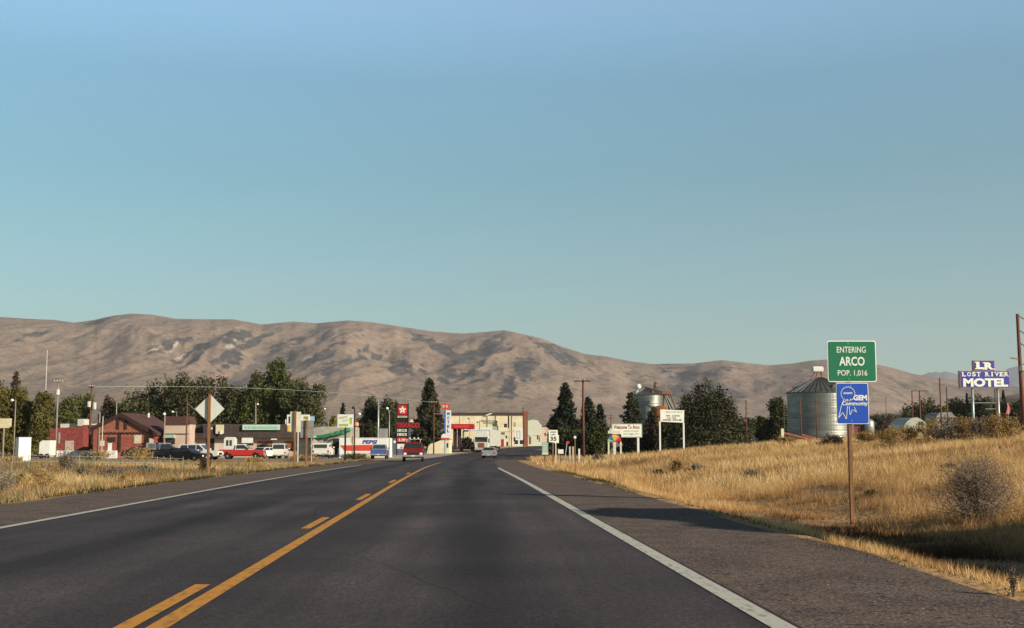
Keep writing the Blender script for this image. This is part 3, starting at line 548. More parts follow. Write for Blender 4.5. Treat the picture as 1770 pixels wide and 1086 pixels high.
# ------------------------------------------------------------------ grass (uncountable)
mat_attr('straw', [(0, (.075, .040, .024)), (.13, (.20, .105, .05)), (.32, (.42, .245, .105)), (.65, (.66, .42, .18)), (1, (.80, .60, .30))], trans=.36)
mat_attr('straw_green', [(0, (.025, .025, .010)), (.4, (.085, .072, .025)), (.8, (.30, .21, .085)), (1, (.44, .32, .13))], trans=.3)
def grass(name, label, gens, m_='straw', thr=None):
    VV = []; SS = []
    for (n, y0, y1, umin, umax, h0, h1, wd, nn, dark) in gens:
        rs = np.random.RandomState(nn); y = y0+(y1-y0)*rs.uniform(0, 1, n)**1.0; u = umin+(umax-umin)*rs.uniform(0, 1, n); x = cx(y)+u
        edge = abs(umin) < 20
        clump = fbm(x*.9, y*.9, 3+nn, 4); big = fbm(x*.12, y*.2, 60, 3)
        keep = (np.abs(x) < .44*y+4)
        inner = umin if umin > 0 else umax
        keep &= (np.abs(u-inner) > (fbm(y*.6, y*0, 77)-.3)*1.1)
        keep &= clump > (.32+.22*rs.uniform(0, 1, n) if thr is None else thr)
        x, y, u, clump, big = x[keep], y[keep], u[keep], clump[keep], big[keep]; n = len(x)
        z = G(x, y)-.02; h = rs.uniform(h0, h1, n)*(.45+1.1*clump)*np.where((u > 4.5) & (u < 9.2) & (y < 36), .5, 1)*(.7+.6*big); az = rs.uniform(0, 6.283, n); ln = rs.normal(size=(n, 2))*.42*h[:, None]
        w_ = wd*rs.uniform(.5, 1.3, n); dx, dy = np.cos(az)*w_, np.sin(az)*w_
        V = np.stack([np.stack([x-dx, y-dy, z], -1), np.stack([x+dx, y+dy, z], -1), np.stack([x+ln[:, 0], y+ln[:, 1], z+h], -1)], 1)
        s = np.clip(.50+(clump-.5)*1.1+(big-.5)*1.15+rs.uniform(-.22, .22, n)-dark-.80*np.exp(-((u-7.2)/1.8)**2)*(1-sm(24, 31, y))*(u > 5.2), 0, 1)  # ditch shade put into blade colour near the view, deepening the tree shadow
        VV.append(V.reshape(-1, 3)); SS.append(np.repeat(s, 3))
    V = np.concatenate(VV); o = npmesh(name, V, np.arange(len(V)), 3, m_, np.concatenate(SS)); tag(o, label, 'grass', kind='stuff')
mat_attr('scrub', [(0, (.06, .055, .025)), (.5, (.17, .145, .07)), (1, (.32, .27, .13))], trans=.2); mat_attr('weed', [(0, (.10, .06, .035)), (.5, (.24, .14, .075)), (1, (.42, .28, .14))], trans=.2)
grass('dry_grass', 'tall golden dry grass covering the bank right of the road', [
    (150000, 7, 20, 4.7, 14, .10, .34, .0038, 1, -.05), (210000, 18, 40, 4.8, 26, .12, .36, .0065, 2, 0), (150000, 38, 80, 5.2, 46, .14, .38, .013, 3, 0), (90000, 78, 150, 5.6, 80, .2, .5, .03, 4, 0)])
grass('dry_grass', 'dry straw grass of the field left of the road', [
    (70000, 16, 45, -36, -9.9, .08, .34, .011, 5, .02), (90000, 44, 90, -60, -10, .08, .30, .02, 6, .05), (45000, 88, 116, -80, -10, .06, .18, .034, 7, .12)])
grass('low_scrub', 'low olive-grey scrub patches among the dry grass left of the road', [
    (80000, 16, 45, -36, -9.9, .10, .40, .012, 15, .0), (100000, 44, 100, -60, -10, .12, .44, .022, 16, .0)], 'scrub', thr=.565)
grass('low_scrub', 'low reddish-brown weed patches on the right bank', [
    (50000, 18, 45, 6, 26, .06, .28, .009, 17, .0), (60000, 44, 120, 6, 60, .08, .34, .020, 18, .0)], 'weed', thr=.61)
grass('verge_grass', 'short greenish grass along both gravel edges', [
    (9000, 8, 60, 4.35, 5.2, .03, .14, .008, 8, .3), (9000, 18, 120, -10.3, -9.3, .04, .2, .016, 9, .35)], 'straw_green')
# ------------------------------------------------------------------ poles, lamps, wires
def pole(px, top, Y, r, m_, label, arms=(), cans=(), name='utility_pole', cat='utility pole', lamps=(), base=None, group=None, lean=0, pyc=None, ins=True):
    f = Fr(px, pyc or (top+750)/2, Y, base); t = thing(name, label, cat, f.loc, group=group); H = f.z(top)
    B().tube((0, 0, -.2), (lean, 0, H), r, r*.72, 10).build('pole', m_, t, smooth=True)
    for (py, a, b) in arms:
        z = f.z(py); o = B().box(f.x(a), f.x(b), -.09-r, -r*.3, z-.08, z+.08).build('crossarm', m_, t)
        if ins:
            for k in range(4):
                xx = f.x(a)+(f.x(b)-f.x(a))*(.06+.29*k); B().lathe([(.05, 0), (.07, .06), (.04, .14)], 8, (xx, -.09-r*.5, z+.08)).build('insulator', 'dirty_white', o)
    for (cpx, py0, py1) in cans:
        hh = abs(f.z(py0)-f.z(py1)); B().lathe([(.2, 0), (.24, .05), (.24, hh-.08), (.2, hh-.02), (.08, hh)], 12, (f.x(cpx), -.1, f.z(py1))).build('transformer', 'dirty_white', t, smooth=False)
    for (lpx, lpy, kind) in lamps:
        x, z = f.x(lpx), f.z(lpy)
        if abs(x) > .15: B().tube((0, 0, min(H, z)-.1), (x, 0, z), .04, .03, 6).build('lamp_arm', m_, t)
        B().ball((x, -.05, z), .2, 8, .8).build('lamp_head', 'lamp_glass' if kind else 'black', t, smooth=True)
    return t
pole(26, 692, 150, .09, 'pole_pale', 'thin bare lamp pole in front of the yellow-green trees, far left', lamps=[(20, 692, 1)], name='lamp_pole', cat='lamp pole')
pole(80, 605, 300, .10, 'dirty_white', 'very tall thin white antenna mast above the left trees', name='antenna_mast', cat='antenna', pyc=650)
pole(99, 659, 155, .13, 'pole_pale', 'pale utility pole with one white transformer below its crossarm', arms=[(660, 92, 108)], cans=[(99.3, 673, 683)])
pole(157, 667, 158, .16, 'pole_wood', 'dark utility pole with two white transformers left of the log building', arms=[(669, 152, 163)], cans=[(154, 694, 704), (163.5, 696, 708)])
pole(172, 712, 152, .11, 'pole_pale', 'short pale service pole left of the log building gable', name='service_pole', cat='pole')
pole(201, 696, 230, .06, 'dirty_white', 'thin pale mast above the roof peak of the log building', name='mast', cat='mast')
pole(284.5, 712, 150, .10, 'pole_pale', 'pole with a round white lamp at the left corner of the pink building', lamps=[(283.6, 716, 1)], name='lamp_pole', cat='lamp pole')
pole(305, 711, 190, .07, 'pole_pale', 'small yard lamp standing behind the pink building roof', lamps=[(298, 712, 1)], name='lamp_pole', cat='lamp pole')
pole(323, 693, 148, .11, 'pole_wood', 'bare guyed pole at the right corner of the pink building', name='service_pole', cat='pole')
pole(443, 696, 205, .13, 'pole_pale', 'leaning pole with a small lamp rising behind the long mint sign', lamps=[(445, 699, 1)], name='lamp_pole', cat='lamp pole', lean=-.15)
pole(568, 706, 215, .07, 'pole_pale', 'faint thin pole with a white lamp left of the pale straw-coloured sapling', lamps=[(561, 707, 1)], name='lamp_pole', cat='lamp pole')
pole(613, 707, 138, .10, 'dark_trim', 'dark pole with a red lamp and a white globe right of the lime-lettered sign', lamps=[(610.5, 705, 0), (621, 716, 1)], name='lamp_pole', cat='lamp pole')
f = Fr(616, 734, 138); B().ball((0, 0, 0), .3, 8).build('red_beacon', 'flame', None, smooth=True, loc=(f.loc[0], f.loc[1]-.1, P(616, 734, 138).z)); tag(bpy.context.scene.objects['red_beacon'], 'round red beacon lamp on the dark pole', 'lamp')
pole(654, 690, 165, .14, 'galv', 'tall pale grey steel pole in front of the drinks shed', name='steel_pole', cat='pole')
pole(673, 710, 160, .07, 'galv', 'pale twin-headed street lamp just left of the star sign', lamps=[(669, 706, 1), (678, 706, 0)], name='street_lamp', cat='street lamp')
pole(750, 694, 200, .12, 'pole_wood', 'pole with crossarm and side arm in front of the tall spruce', arms=[(696, 745, 755)], name='utility_pole')
f = Fr(759, 716, 200); B().tube((f.x(750), -.1, f.z(716)), (f.x(768), -.1, f.z(715)), .06).build('lamp_bracket', 'pole_pale', thing('lamp_bracket_arm', 'horizontal bracket arm reaching from the pole to the blue motel pylon', 'bracket', f.loc))
pole(794, 714, 262, .07, 'dark_trim', 'thin dark pole above the red canopy', name='mast', cat='mast', ins=False)
pole(812, 724, 262, .05, 'pole_wood', 'small dark lamp post right part of the red canopy', lamps=[(810, 724, 0)], name='lamp_pole', cat='lamp pole')
pole(829, 727, 262, .08, 'pole_wood', 'brown post with two brown lamp heads above the white canopy', lamps=[(825.5, 730, 0), (833, 728, 0)], name='lamp_pole', cat='lamp pole')
pole(880, 712, 300, .06, 'pole_wood', 'thin reddish pole against the cream two-storey building', name='service_pole', cat='pole')
pole(1008, 657, 140, .17, 'pole_wood', 'tall plain brown utility pole with single crossarm beside the spruces', arms=[(659, 992, 1021)], pyc=700)
pole(1056, 715, 330, .14, 'pole_wood', 'small distant utility pole left above the welcome sign', arms=[(719, 1049, 1062), (723, 1051, 1061)], ins=False)
pole(1290, 692, 190, .12, 'pole_wood', 'bare dark pole right of the large bushy pine', name='service_pole', cat='pole')
pole(1384, 688, 152, .08, 'pole_wood', 'thin dark pipe post in front of the left half of the big grain bin', name='thin_post', cat='post')
pole(1411.5, 690, 152, .08, 'pole_wood', 'thin dark pipe post in front of the middle of the big grain bin', name='thin_post', cat='post')
pole(1532, 686, 420, .14, 'pole_wood', 'small far pole on the slope right of the green sign', name='service_pole', cat='pole', ins=False)
pole(1577.5, 675, 250, .14, 'pole_wood', 'left pole of the pair joined by a crossbar', name='utility_pole')
pole(1590.5, 675, 250, .17, 'pole_wood', 'right pole of the pair carrying the long crossbar', arms=[(676, 1577, 1605)], name='utility_pole')
pole(1626, 653, 235, .17, 'pole_wood', 'taller of two bare poles left of the motel sign', name='service_pole', cat='pole')
pole(1637.5, 669, 240, .15, 'pole_wood', 'shorter of two bare poles left of the motel sign', name='service_pole', cat='pole')
pole(1721, 660, 230, .15, 'pole_wood', 'reddish pole beside the right motel leg', name='service_pole', cat='pole')
t = pole(1765, 543, 96, .17, 'pole_wood', 'tallest dark utility pole at the right edge of the picture', pyc=640, cans=[(1766.5, 632, 642)], lean=-.1)
f = Fr(1765, 640, 96)
for py in (546, 571, 593): B().tube((0, 0, f.z(py)), (f.x(1773), -.1, f.z(py+6)), .05).build('insulator_bracket', 'pole_pale', t)
B().tube((0, 0, f.z(621)), (f.x(1747), -.1, f.z(619)), .06).build('side_arm', 'pole_pale', t)
def wire(label, a, b, sag, r, m_='pole_pale'):
    a = Vector(a); b = Vector(b); pts = [a.lerp(b, k/14)-Vector((0, 0, sag*4*(k/14)*(1-k/14))) for k in range(15)]
    o = B().path([p-a for p in pts], r, 5).build('power_line', m_, None, loc=a); tag(o, label, 'wire')
wire('pale overhead wire crossing in front of the left trees', P(157, 669, 158), P(750, 696, 200), -.9, .02, 'galv')
wire('thin guy wire from the bare pole down towards the diamond sign', P(323, 696, 148), P(352, 722, 148), 0, .025, 'galv')
wire('thin overhead wire between the two transformer poles', P(99, 660, 155), P(157, 669, 158), .3, .02)
# ------------------------------------------------------------------ road signs
# green entrance sign and blue ribbon sign on one wooden post
YG = 26.0; f = Fr(1473.5, 650, YG); pb = g(f.loc[0], YG)
t = thing('wooden_sign_post', 'square brown wooden post holding the green and the blue signs', 'sign post', f.loc)
B().box(f.x(1467.5)-.043, f.x(1467.5)+.043, .03, .12, -.2, f.z(595)).build('post', 'wood_post', t, bevel=.008)
def rrect(x0, x1, z0, z1, r, n=5):
    o = []
    for cx_, cz_, a0 in ((x1-r, z1-r, 0), (x0+r, z1-r, 90), (x0+r, z0+r, 180), (x1-r, z0+r, 270)):
        for k in range(n+1): a = R(a0+90*k/n); o.append((cx_+r*math.cos(a), cz_+r*math.sin(a)))
    return o[::-1]
t = thing('town_entrance_sign', 'green rectangular sign reading ENTERING ARCO POP. 1,016', 'road sign', f.loc)
x0, x1, z0, z1 = f.x(1431), f.x(1515.5), f.z(660.5), f.z(589)
B().prism(rrect(x0, x1, z0, z1, .05), -.004, .012).build('border', 'sign_white', t)
B().prism(rrect(x0+.022, x1-.022, z0+.022, z1-.022, .035), -.010, -.005).build('panel', 'sign_green', t)
tm = textmb('ENTERING', f.x(1447.5), f.x(1497.5), f.z(610), f.z(599.5), -.011, .004, .002)
textmb('ARCO', f.x(1451), f.x(1495), f.z(632.5), f.z(617), -.011, .02, .002, mb=tm); textmb('POP. 1,016', f.x(1448), f.x(1499), f.z(651), f.z(640), -.011, .004, .002, mb=tm)
tm.build('lettering', 'sign_white', t)
for bx, bz in ((1467, 594.5), (1467, 655.5)): B().lathe([(.013, -.018), (.013, -.0105)], 8, (f.x(bx), 0, f.z(bz)), 'y').build('bolt', 'galv', t)
t = thing('ribbon_sign', 'blue sign with white award ribbon reading GEM Community, under the green sign', 'road sign', f.loc)
x0, x1, z0, z1 = f.x(1444.5), f.x(1500), f.z(733), f.z(662)
B().prism(rrect(x0, x1, z0, z1, .045), -.004, .012).build('border', 'sign_white', t)
B().prism(rrect(x0+.014, x1-.014, z0+.014, z1-.014, .035), -.010, -.005).build('panel', 'sign_blue', t)
ic = B(); X, Z = f.x, f.z
def stroke(mb, pts, wd, y=-.011, d=.003):
    for (a, b) in zip(pts[:-1], pts[1:]):
        a = Vector(a); b = Vector(b); n = (b-a); L = n.length; n = Vector((-n.y, n.x))/L*wd/2; e = (b-a)/L*wd*.4
        q = [a-n-e, b-n+e, b+n+e, a+n-e]; mb.prism([(v.x, v.y) for v in q], y-d, y)
cx0, cz0, rr = X(1464.5), Z(681), (X(1500)-X(1444.5))*.215
stroke(ic, [(cx0+rr*math.cos(k*math.pi/12), cz0+rr*math.sin(k*math.pi/12)) for k in range(25)], .016)
for a, b in (([(1456, 692), (1447, 722), (1454.5, 715), (1460.5, 725), (1463.5, 701)]), ([(1466, 704), (1467, 717), (1471.5, 707), (1478.5, 713), (1474, 704)])) and []: pass
stroke(ic, [(X(p), Z(q)) for p, q in [(1457.5, 690), (1453, 700), (1447, 723), (1454.5, 713), (1460.5, 725), (1463, 703)]], .012)
stroke(ic, [(X(p), Z(q)) for p, q in [(1466, 703), (1467, 718), (1471.5, 708), (1479, 713), (1474.5, 704)]], .011)
stroke(ic, [(X(p), Z(q)) for p, q in [(1458.5, 690), (1460, 694), (1463, 690), (1466, 694), (1469, 690)]], .012)
ic.build('ribbon_emblem', 'sign_white', t)
tm = textmb('GEM', X(1473.5), X(1497), Z(692.5), Z(683), -.011, .045, .002); textmb('Community', X(1454), X(1498), Z(703), Z(694), -.011, .02, .002, mb=tm); textmb("IDAHO'S", X(1457), X(1472), Z(681.5), Z(678), -.011, .03, .002, mb=tm)
tm.build('lettering', 'sign_white', t)
for bx, bz in ((1469.5, 667), (1469.5, 728)): B().lathe([(.013, -.018), (.013, -.0105)], 8, (f.x(bx), 0, f.z(bz)), 'y').build('bolt', 'galv', t)
# diamond warning sign seen from behind
YD = 55.0; f = Fr(362.5, 707, YD)
t = thing('diamond_sign', 'grey unpainted back of a diamond road sign on a brown post', 'road sign', f.loc)
hw = f.m*25.3
B().prism([(-hw, f.z(707)), (0, f.z(707)+hw), (hw, f.z(707)), (0, f.z(707)-hw)], .0, .02).build('panel', 'alu_back', t)
B().box(-.055, .055, -.12, -.005, -.2, f.z(682)).build('post', 'wood_post', t, bevel=.008)
for (px, y0, y1, a, b, Y, m_, lb) in [(510.5, 712, 747, 501.5, 520, 78, 'offwhite', 'pale back of a tall rectangular sign on a brown wooden post'), (530.5, 727, 757, 519.5, 542.5, 82, 'grey_back', 'dark grey back of a rectangular sign on the second brown post')]:
    f = Fr(px, 730, Y); t = thing('rear_facing_sign', lb, 'road sign', f.loc)
    B().box(f.x(a), f.x(b), .0, .02, f.z(y1), f.z(y0)).build('panel', m_, t)
    if m_ == 'grey_back': B().box(f.x(a), f.x(b), -.012, -.001, f.z(740)-.01, f.z(740)+.01).build('seam', 'dark_trim', t)
    B().box(-.065, .065, -.13, -.003 if m_ != 'grey_back' else -.013, -.2, f.z(y0-1)).build('post', 'wood_post', t, bevel=.01)
# business sign behind them
f = Fr(515, 726, 120); t = thing('motel_board_sign', 'white framed board sign with a yellow panel, hidden behind the two sign backs', 'sign', f.loc)
B().box(f.x(496), f.x(535), 0, .3, f.z(736), f.z(717)).build('board', 'white', t); B().box(f.x(499), f.x(502), -.02, -.003, f.z(732), f.z(720)).build('stripe', 'black', t)
B().box(f.x(525), f.x(533), -.02, -.003, f.z(725), f.z(720)).build('stripe', 'lime_dark', t)
B().box(f.x(493), f.x(498.9), .05, .25, f.z(733), f.z(725)).build('side_panel', 'white', t); B().box(f.x(497), f.x(504), .05, .25, f.z(746), f.z(736)-.01).build('lower_panel', 'yellow', t)
B().tube((f.x(515), .15, -.1), (f.x(515), .15, f.z(736)), .1).build('post', 'galv', t)
f = Fr(539, 724, 122); t = thing('small_board_sign', 'small light blue board right of the dark grey sign back', 'sign', f.loc); B().box(f.x(535.5), f.x(543), 0, .2, f.z(728), f.z(720)).build('board', 'light_blue', t); B().tube((0, .1, -.1), (0, .1, f.z(728)), .05).build('post', 'galv', t)
# lime lettered sign
f = Fr(597, 727, 132); t = thing('cafe_sign', 'white sign with lime green scrawled lettering on a black post', 'sign', f.loc)
B().box(f.x(583.5), f.x(610.5), 0, .25, f.z(739), f.z(716.5)).build('board', 'white', t); B().box(-.09, .09, .06, .2, -.2, f.z(739)).build('post', 'black', t)
mk = B(); wv = lambda a, b, z, am, n: [(f.x(a+(b-a)*k/n), f.z(z+(am if k % 2 else -am)-k*.25)) for k in range(n+1)]
stroke(mk, wv(586, 600, 723, 1.6, 9), .05, -.003, .01); stroke(mk, wv(591, 601, 728, .9, 6), .05, -.003, .01); mk.box(f.x(586), f.x(602), -.015, -.003, f.z(737), f.z(733))
mk.prism([(f.x(604), f.z(723)), (f.x(609), f.z(721)), (f.x(608), f.z(734)), (f.x(604.5), f.z(733))], -.015, -.003); mk.build('lettering', 'lime', t)
f = Fr(5, 732, 120); t = thing('edge_board_sign', 'pale yellow board sign cut by the left picture edge', 'sign', f.loc)
B().prism([(f.x(-16), f.z(740)), (f.x(15), f.z(740)), (f.x(18.5), f.z(737)), (f.x(18.5), f.z(723.5)), (f.x(-16), f.z(723.5))], 0, .2).build('board', 'cream_sign', t); B().tube((f.x(6.5), .1, -.2), (f.x(6.5), .1, f.z(740)), .09).build('post', 'pole_pale', t)
# speed limit
f = Fr(956, 753, 84); t = thing('speed_limit_sign', 'white speed limit sign reading 35 on a wooden post', 'road sign', f.loc)
B().prism(rrect(f.x(948.6), f.x(964), f.z(764.5), f.z(743.5), .04), 0, .015).build('panel', 'sign_white', t); B().box(-.05, .05, .018, .12, -.1, f.z(745)).build('post', 'wood_post', t)
tm = textmb('35', f.x(951), f.x(962), f.z(762.3), f.z(755), -.003, .03, .004); textmb('SPEED', f.x(951), f.x(961.5), f.z(748.6), f.z(746), -.003, .01, .004, mb=tm); textmb('LIMIT', f.x(952), f.x(960.5), f.z(752.6), f.z(750.4), -.003, .01, .004, mb=tm); tm.build('lettering', 'black_text', t)
f = Fr(960.5, 757, 88); t = thing('road_sign', 'second white sign peeking out behind the 35 sign, on a white post', 'road sign', f.loc)
B().box(f.x(954), f.x(966), 0, .02, f.z(766), f.z(752)).build('panel', 'sign_white', t); B().tube((0, .05, -.1), (0, .05, f.z(753)), .035).build('post', 'white', t)
f = Fr(942, 775, 92); t = thing('info_sign', 'tall grey-green information sign left of the 35 sign, with pale lower band', 'road sign', f.loc)
B().box(f.x(937), f.x(947.6), 0, .03, f.z(782), f.z(764.5)).build('panel', 'sage_green', t); B().box(f.x(937), f.x(947.6), -.004, .034, f.z(786), f.z(782)-.003).build('lower_band', 'offwhite', t); B().tube((0, .06, -.1), (0, .06, f.z(786)), .03).build('post', 'dark_trim', t)
ln = B()
for q in (767, 770, 773, 776, 779): ln.box(f.x(938.5), f.x(946), -.008, -.002, f.z(q+.5), f.z(q-.5))
ln.build('lettering', 'offwhite', t)
f = Fr(969, 780, 96); t = thing('small_notice_sign', 'small plain white sign low in the grass right of the 35 sign', 'sign', f.loc); B().box(f.x(964.5), f.x(974), 0, .02, f.z(784.5), f.z(777)).build('panel', 'white', t); B().tube((0, .04, -.1), (0, .04, f.z(784)), .025).build('post', 'dark_trim', t)
f = Fr(994, 756, 58); t = thing('reflector_post', 'thin brown roadside post topped by a round white reflector', 'reflector post', f.loc); B().box(-.025, .025, 0, .05, -.1, f.z(758)).build('post', 'wood_post', t); B().lathe([(.065, -.02), (.065, 0)], 16, (0, 0, f.z(756)), axis='y').build('reflector', 'lamp_glass', t)
for k, (px, a, b, m_, lb) in enumerate([(985, 772, 784, 'door_tan', 'left one of two pale stub posts in front of the bushes'), (990.5, 772, 784, 'door_tan', 'right one of two pale stub posts in front of the bushes'), (1001, 776, 785, 'white', 'single white marker post right of the reflector post')]):
    f = Fr(px, 778, 110); o = B().box(-.08, .08, -.08, .08, -.3, f.z(a)).build('marker_post', m_, None, bevel=.01, loc=f.loc); tag(o, lb, 'post')
f = Fr(977, 770, 105); t = thing('barrier_arm', 'grey leaning rod with a red tip behind the small white sign', 'marker', f.loc); B().tube((f.x(974), 0, 0), (f.x(980), 0, f.z(766)), .035).build('rod', 'galv', t); B().box(f.x(979), f.x(984), -.03, .03, f.z(767), f.z(763)).build('red_tip', 'red_bright', t)
# welcome sign
f = Fr(1084, 745, 158); t = thing('welcome_sign', 'white billboard with green frame reading Welcome To Arco in red', 'billboard', f.loc)
B().box(f.x(1057), f.x(1110), 0, .2, f.z(756.5), f.z(732.5)).build('frame', 'sage_green', t); B().box(f.x(1058.5), f.x(1108.6), -.02, -.003, f.z(755), f.z(734)).build('panel', 'sign_white', t)
tm = textmb('Welcome To Arco', f.x(1060.5), f.x(1105.5), f.z(741.8), f.z(735), -.021, .03, .01); tm.build('lettering', 'red_text', t)
tm = textmb('GATEWAY CITY IDAHO', f.x(1078), f.x(1104), f.z(747), f.z(744.2), -.021, .01, .01); textmb('THE ATOMIC CITY', f.x(1077), f.x(1104), f.z(752.2), f.z(749), -.021, .01, .01, mb=tm); tm.build('small_lettering', 'faint_grey', t)
for a in (1062, 1103): B().box(f.x(a)-.14, f.x(a)+.14, .02, .18, -.3, f.z(756.5)).build('leg', 'white', t)
f = Fr(1062, 758, 150); t = thing('rainbow_sign', 'small sign with a half-round rainbow wheel under a white plank, left of the welcome billboard', 'sign', f.loc)
B().box(f.x(1050.5), f.x(1074), .05, .15, f.z(764), f.z(750.5)).build('back_panel', 'dark_trim', t)
B().box(f.x(1051), f.x(1073), -.0, .12, f.z(749.5), f.z(744.5)).build('plank', 'offwhite', t); B().box(f.x(1054), f.x(1058), .0, .12, f.z(744.4), f.z(741)).build('crest', 'offwhite', t)
cz = f.z(763.5); rad = f.m*12
for k, (m_, rr0) in enumerate([('red_sign', 0), ('red_bright', 0), ('flame', 0), ('yellow', 0), ('yellow', 0), ('blue_panel', 0), ('banner_green', 0), ('sage_green', 0)]):
    a0, a1 = R(180/8*k), R(180/8*(k+1)); pts = [(rad*.12*math.cos(a1), rad*.12*math.sin(a1))]+[(rad*math.cos(a0+(a1-a0)*j/4), rad*math.sin(a0+(a1-a0)*j/4)) for j in range(5)][::-1]+[(rad*.12*math.cos(a0), rad*.12*math.sin(a0))]
    B().prism([(x, z+cz) for x, z in pts], -.06, .03).build('wedge', m_, t)
for a in (1052, 1063, 1073): B().box(f.x(a)-.1, f.x(a)+.1, -.02, .02, -.3, cz-.02).build('leg', 'offwhite', t)
# letter board
f = Fr(1161, 720, 150); t = thing('letter_board_sign', 'white changeable letter board on two tall white posts', 'sign', f.loc)
B().prism([(f.x(1141.5), f.z(729)), (f.x(1182), f.z(731)), (f.x(1183), f.z(709.5)), (f.x(1141.5), f.z(708))], 0, .2).build('board', 'sign_white', t)
for a in (1140.6, 1181.6): B().box(f.x(a)-.10, f.x(a)+.10, .03, .17, -.3, f.z(728.5) if a < 1150 else f.z(730.6)).build('leg', 'white', t)
tm = textmb('WELCOME BACK', f.x(1151), f.x(1180), f.z(714), f.z(711), -.003, .0, .01); tm.build('heading', 'faint_grey', t)
tm = textmb('THE   LODGE', f.x(1151), f.x(1175), f.z(720.3), f.z(717.5), -.003, .02, .01); textmb('HUNTERS   WELCOME', f.x(1145.5), f.x(1178.5), f.z(727.6), f.z(724.9), -.003, .02, .01, mb=tm); tm.build('lettering', 'black_text', t)
textmb('DAY HUB', f.x(1153), f.x(1169), f.z(724), f.z(721.6), -.003, .02, .01).build('red_lettering', 'red_text', t)
# motel sign on the right
f = Fr(1703, 657, 118); t = thing('motel_sign', 'blue LOST RIVER MOTEL sign with LR panel on two pale posts', 'sign', f.loc)
B().box(f.x(1659.5), f.x(1746), 0, .5, f.z(671), f.z(641)).build('border', 'motel_edge', t); B().box(f.x(1660.6), f.x(1744.8), -.02, -.003, f.z(670), f.z(642)).build('panel', 'motel_blue', t)
lr = B().box(f.x(1684), f.x(1720.5), 0, .5, f.z(641)+.01, f.z(623)).build('top_border', 'motel_edge', t); B().box(f.x(1685), f.x(1719.6), -.02, -.003, f.z(640.5), f.z(624)).build('top_panel', 'motel_blue', t)
def serif(s, a, b, z0, z1, bold, mb):       # letters with slab serifs
    n = len(s); wd = (b-a)/n
    for k, ch in enumerate(s):
        if ch == ' ': continue
        x0_, x1_ = a+wd*k+wd*.10, a+wd*(k+1)-wd*.10
        if ch == 'I': x0_ += wd*.26; x1_ -= wd*.26
        textmb(ch, f.x(x0_), f.x(x1_), f.z(z0), f.z(z1), -.021, bold, .02, mb=mb); th = (z0-z1)*.13
        feet = {'L': [(0, 0)], 'R': [(0, 0), (1, 0), (0, 1)], 'T': [(.5, 0)], 'I': [(.5, 0), (.5, 1)], 'V': [(0, 1), (1, 1)], 'E': [(0, 0), (0, 1)]}.get(ch, [])+([(0, 1)] if ch == 'L' else [])
        for fx, fz in feet:
            xc = x0_+(x1_-x0_)*fx; hw_ = wd*.2; xc += wd*.06*(1 if fx == 0 else -1 if fx == 1 else 0); zc = z0-th/2 if fz == 0 else z1+th/2
            mb.box(f.x(xc-hw_), f.x(xc+hw_), -.043, -.0215, f.z(zc+th/2), f.z(zc-th/2))
tm = B(); serif('LOST', 1662.5, 1696, 650.8, 643.4, .03, tm); serif('RIVER', 1702.5, 1744, 650.8, 643.4, .03, tm); textmb('MOTEL', f.x(1664.5), f.x(1742), f.z(668.8), f.z(654), -.021, .05, .02, mb=tm); tm.build('lettering', 'sign_white', t)
tm = B(); serif('L', 1686.5, 1703.5, 638.4, 625.5, .06, tm); serif('R', 1700.5, 1719.5, 639, 626.5, .06, tm); tm.build('monogram', 'sign_white', t)
for a in (1681.5, 1725.5): B().tube((f.x(a), .25, -.5), (f.x(a), .25, f.z(671)), .13).build('leg', 'galv', t, smooth=True)
for a, b, q in ((1681.5, 1725.5, 696.5), (1703, 1721, 707)): B().tube((f.x(a), .25, f.z(q)), (f.x(b), .25, f.z(q)), .035).build('rail', 'galv', t)
f = Fr(1742, 705, 200); t = thing('flagpole', 'short pole with a drooping red and white flag, right of the motel sign', 'flag', f.loc); B().tube((0, 0, -.3), (0, 0, f.z(697)), .06).build('pole', 'galv', t)
fl = B().prism([(0.03, f.z(698)), (.25, f.z(701)), (.42, f.z(708)), (.30, f.z(714)), (.05, f.z(716)), (-.35, f.z(715)), (-.1, f.z(706))], -.04, .04).build('flag', 'flag_red', t)
# ------------------------------------------------------------------ gas station pylon, motel pylon
f = Fr(695.5, 740, 190); t = thing('fuel_price_pylon', 'tall black pylon with red star disc, TEXACO band and price panels', 'sign', f.loc); zb = f.z(783)
fr = B().box(f.x(685), f.x(687), 0, .5, 0, f.z(697)); fr.box(f.x(704), f.x(706), 0, .5, 0, f.z(697)); fr.box(f.x(687), f.x(704), .1, .4, f.z(776), f.z(698.5)); fr.build('frame', 'black', t)
B().box(f.x(687.2), f.x(703.8), -.05, .09, f.z(717), f.z(700)).build('star_panel', 'red_sign', t)
B().lathe([(f.m*7.2, -.06), (f.m*7.2, -.1)], 24, (0, 0, f.z(709)), axis='y').build('disc', 'red_bright', t)
st = []
for k in range(10): a = R(90+36*k); r_ = f.m*(7.0 if k % 2 == 0 else 2.9); st.append((r_*math.cos(a), f.z(708.8)+r_*math.sin(a)))
B().prism(st[::-1], -.16, -.105).build('star', 'sign_white', t)
B().prism([(v[0]*.28, f.z(708.8)+(v[1]-f.z(708.8))*.28) for v in st[::-1]], -.18, -.165).build('emblem', 'banner_green', t)
B().box(f.x(687.2), f.x(703.5), -.05, .09, f.z(722), f.z(719)).build('name_strip', 'cream_sign', t); textmb('TEXACO', f.x(689), f.x(702), f.z(721.5), f.z(719.6), -.051, .02, .01).build('small_lettering', 'dark_trim', t)
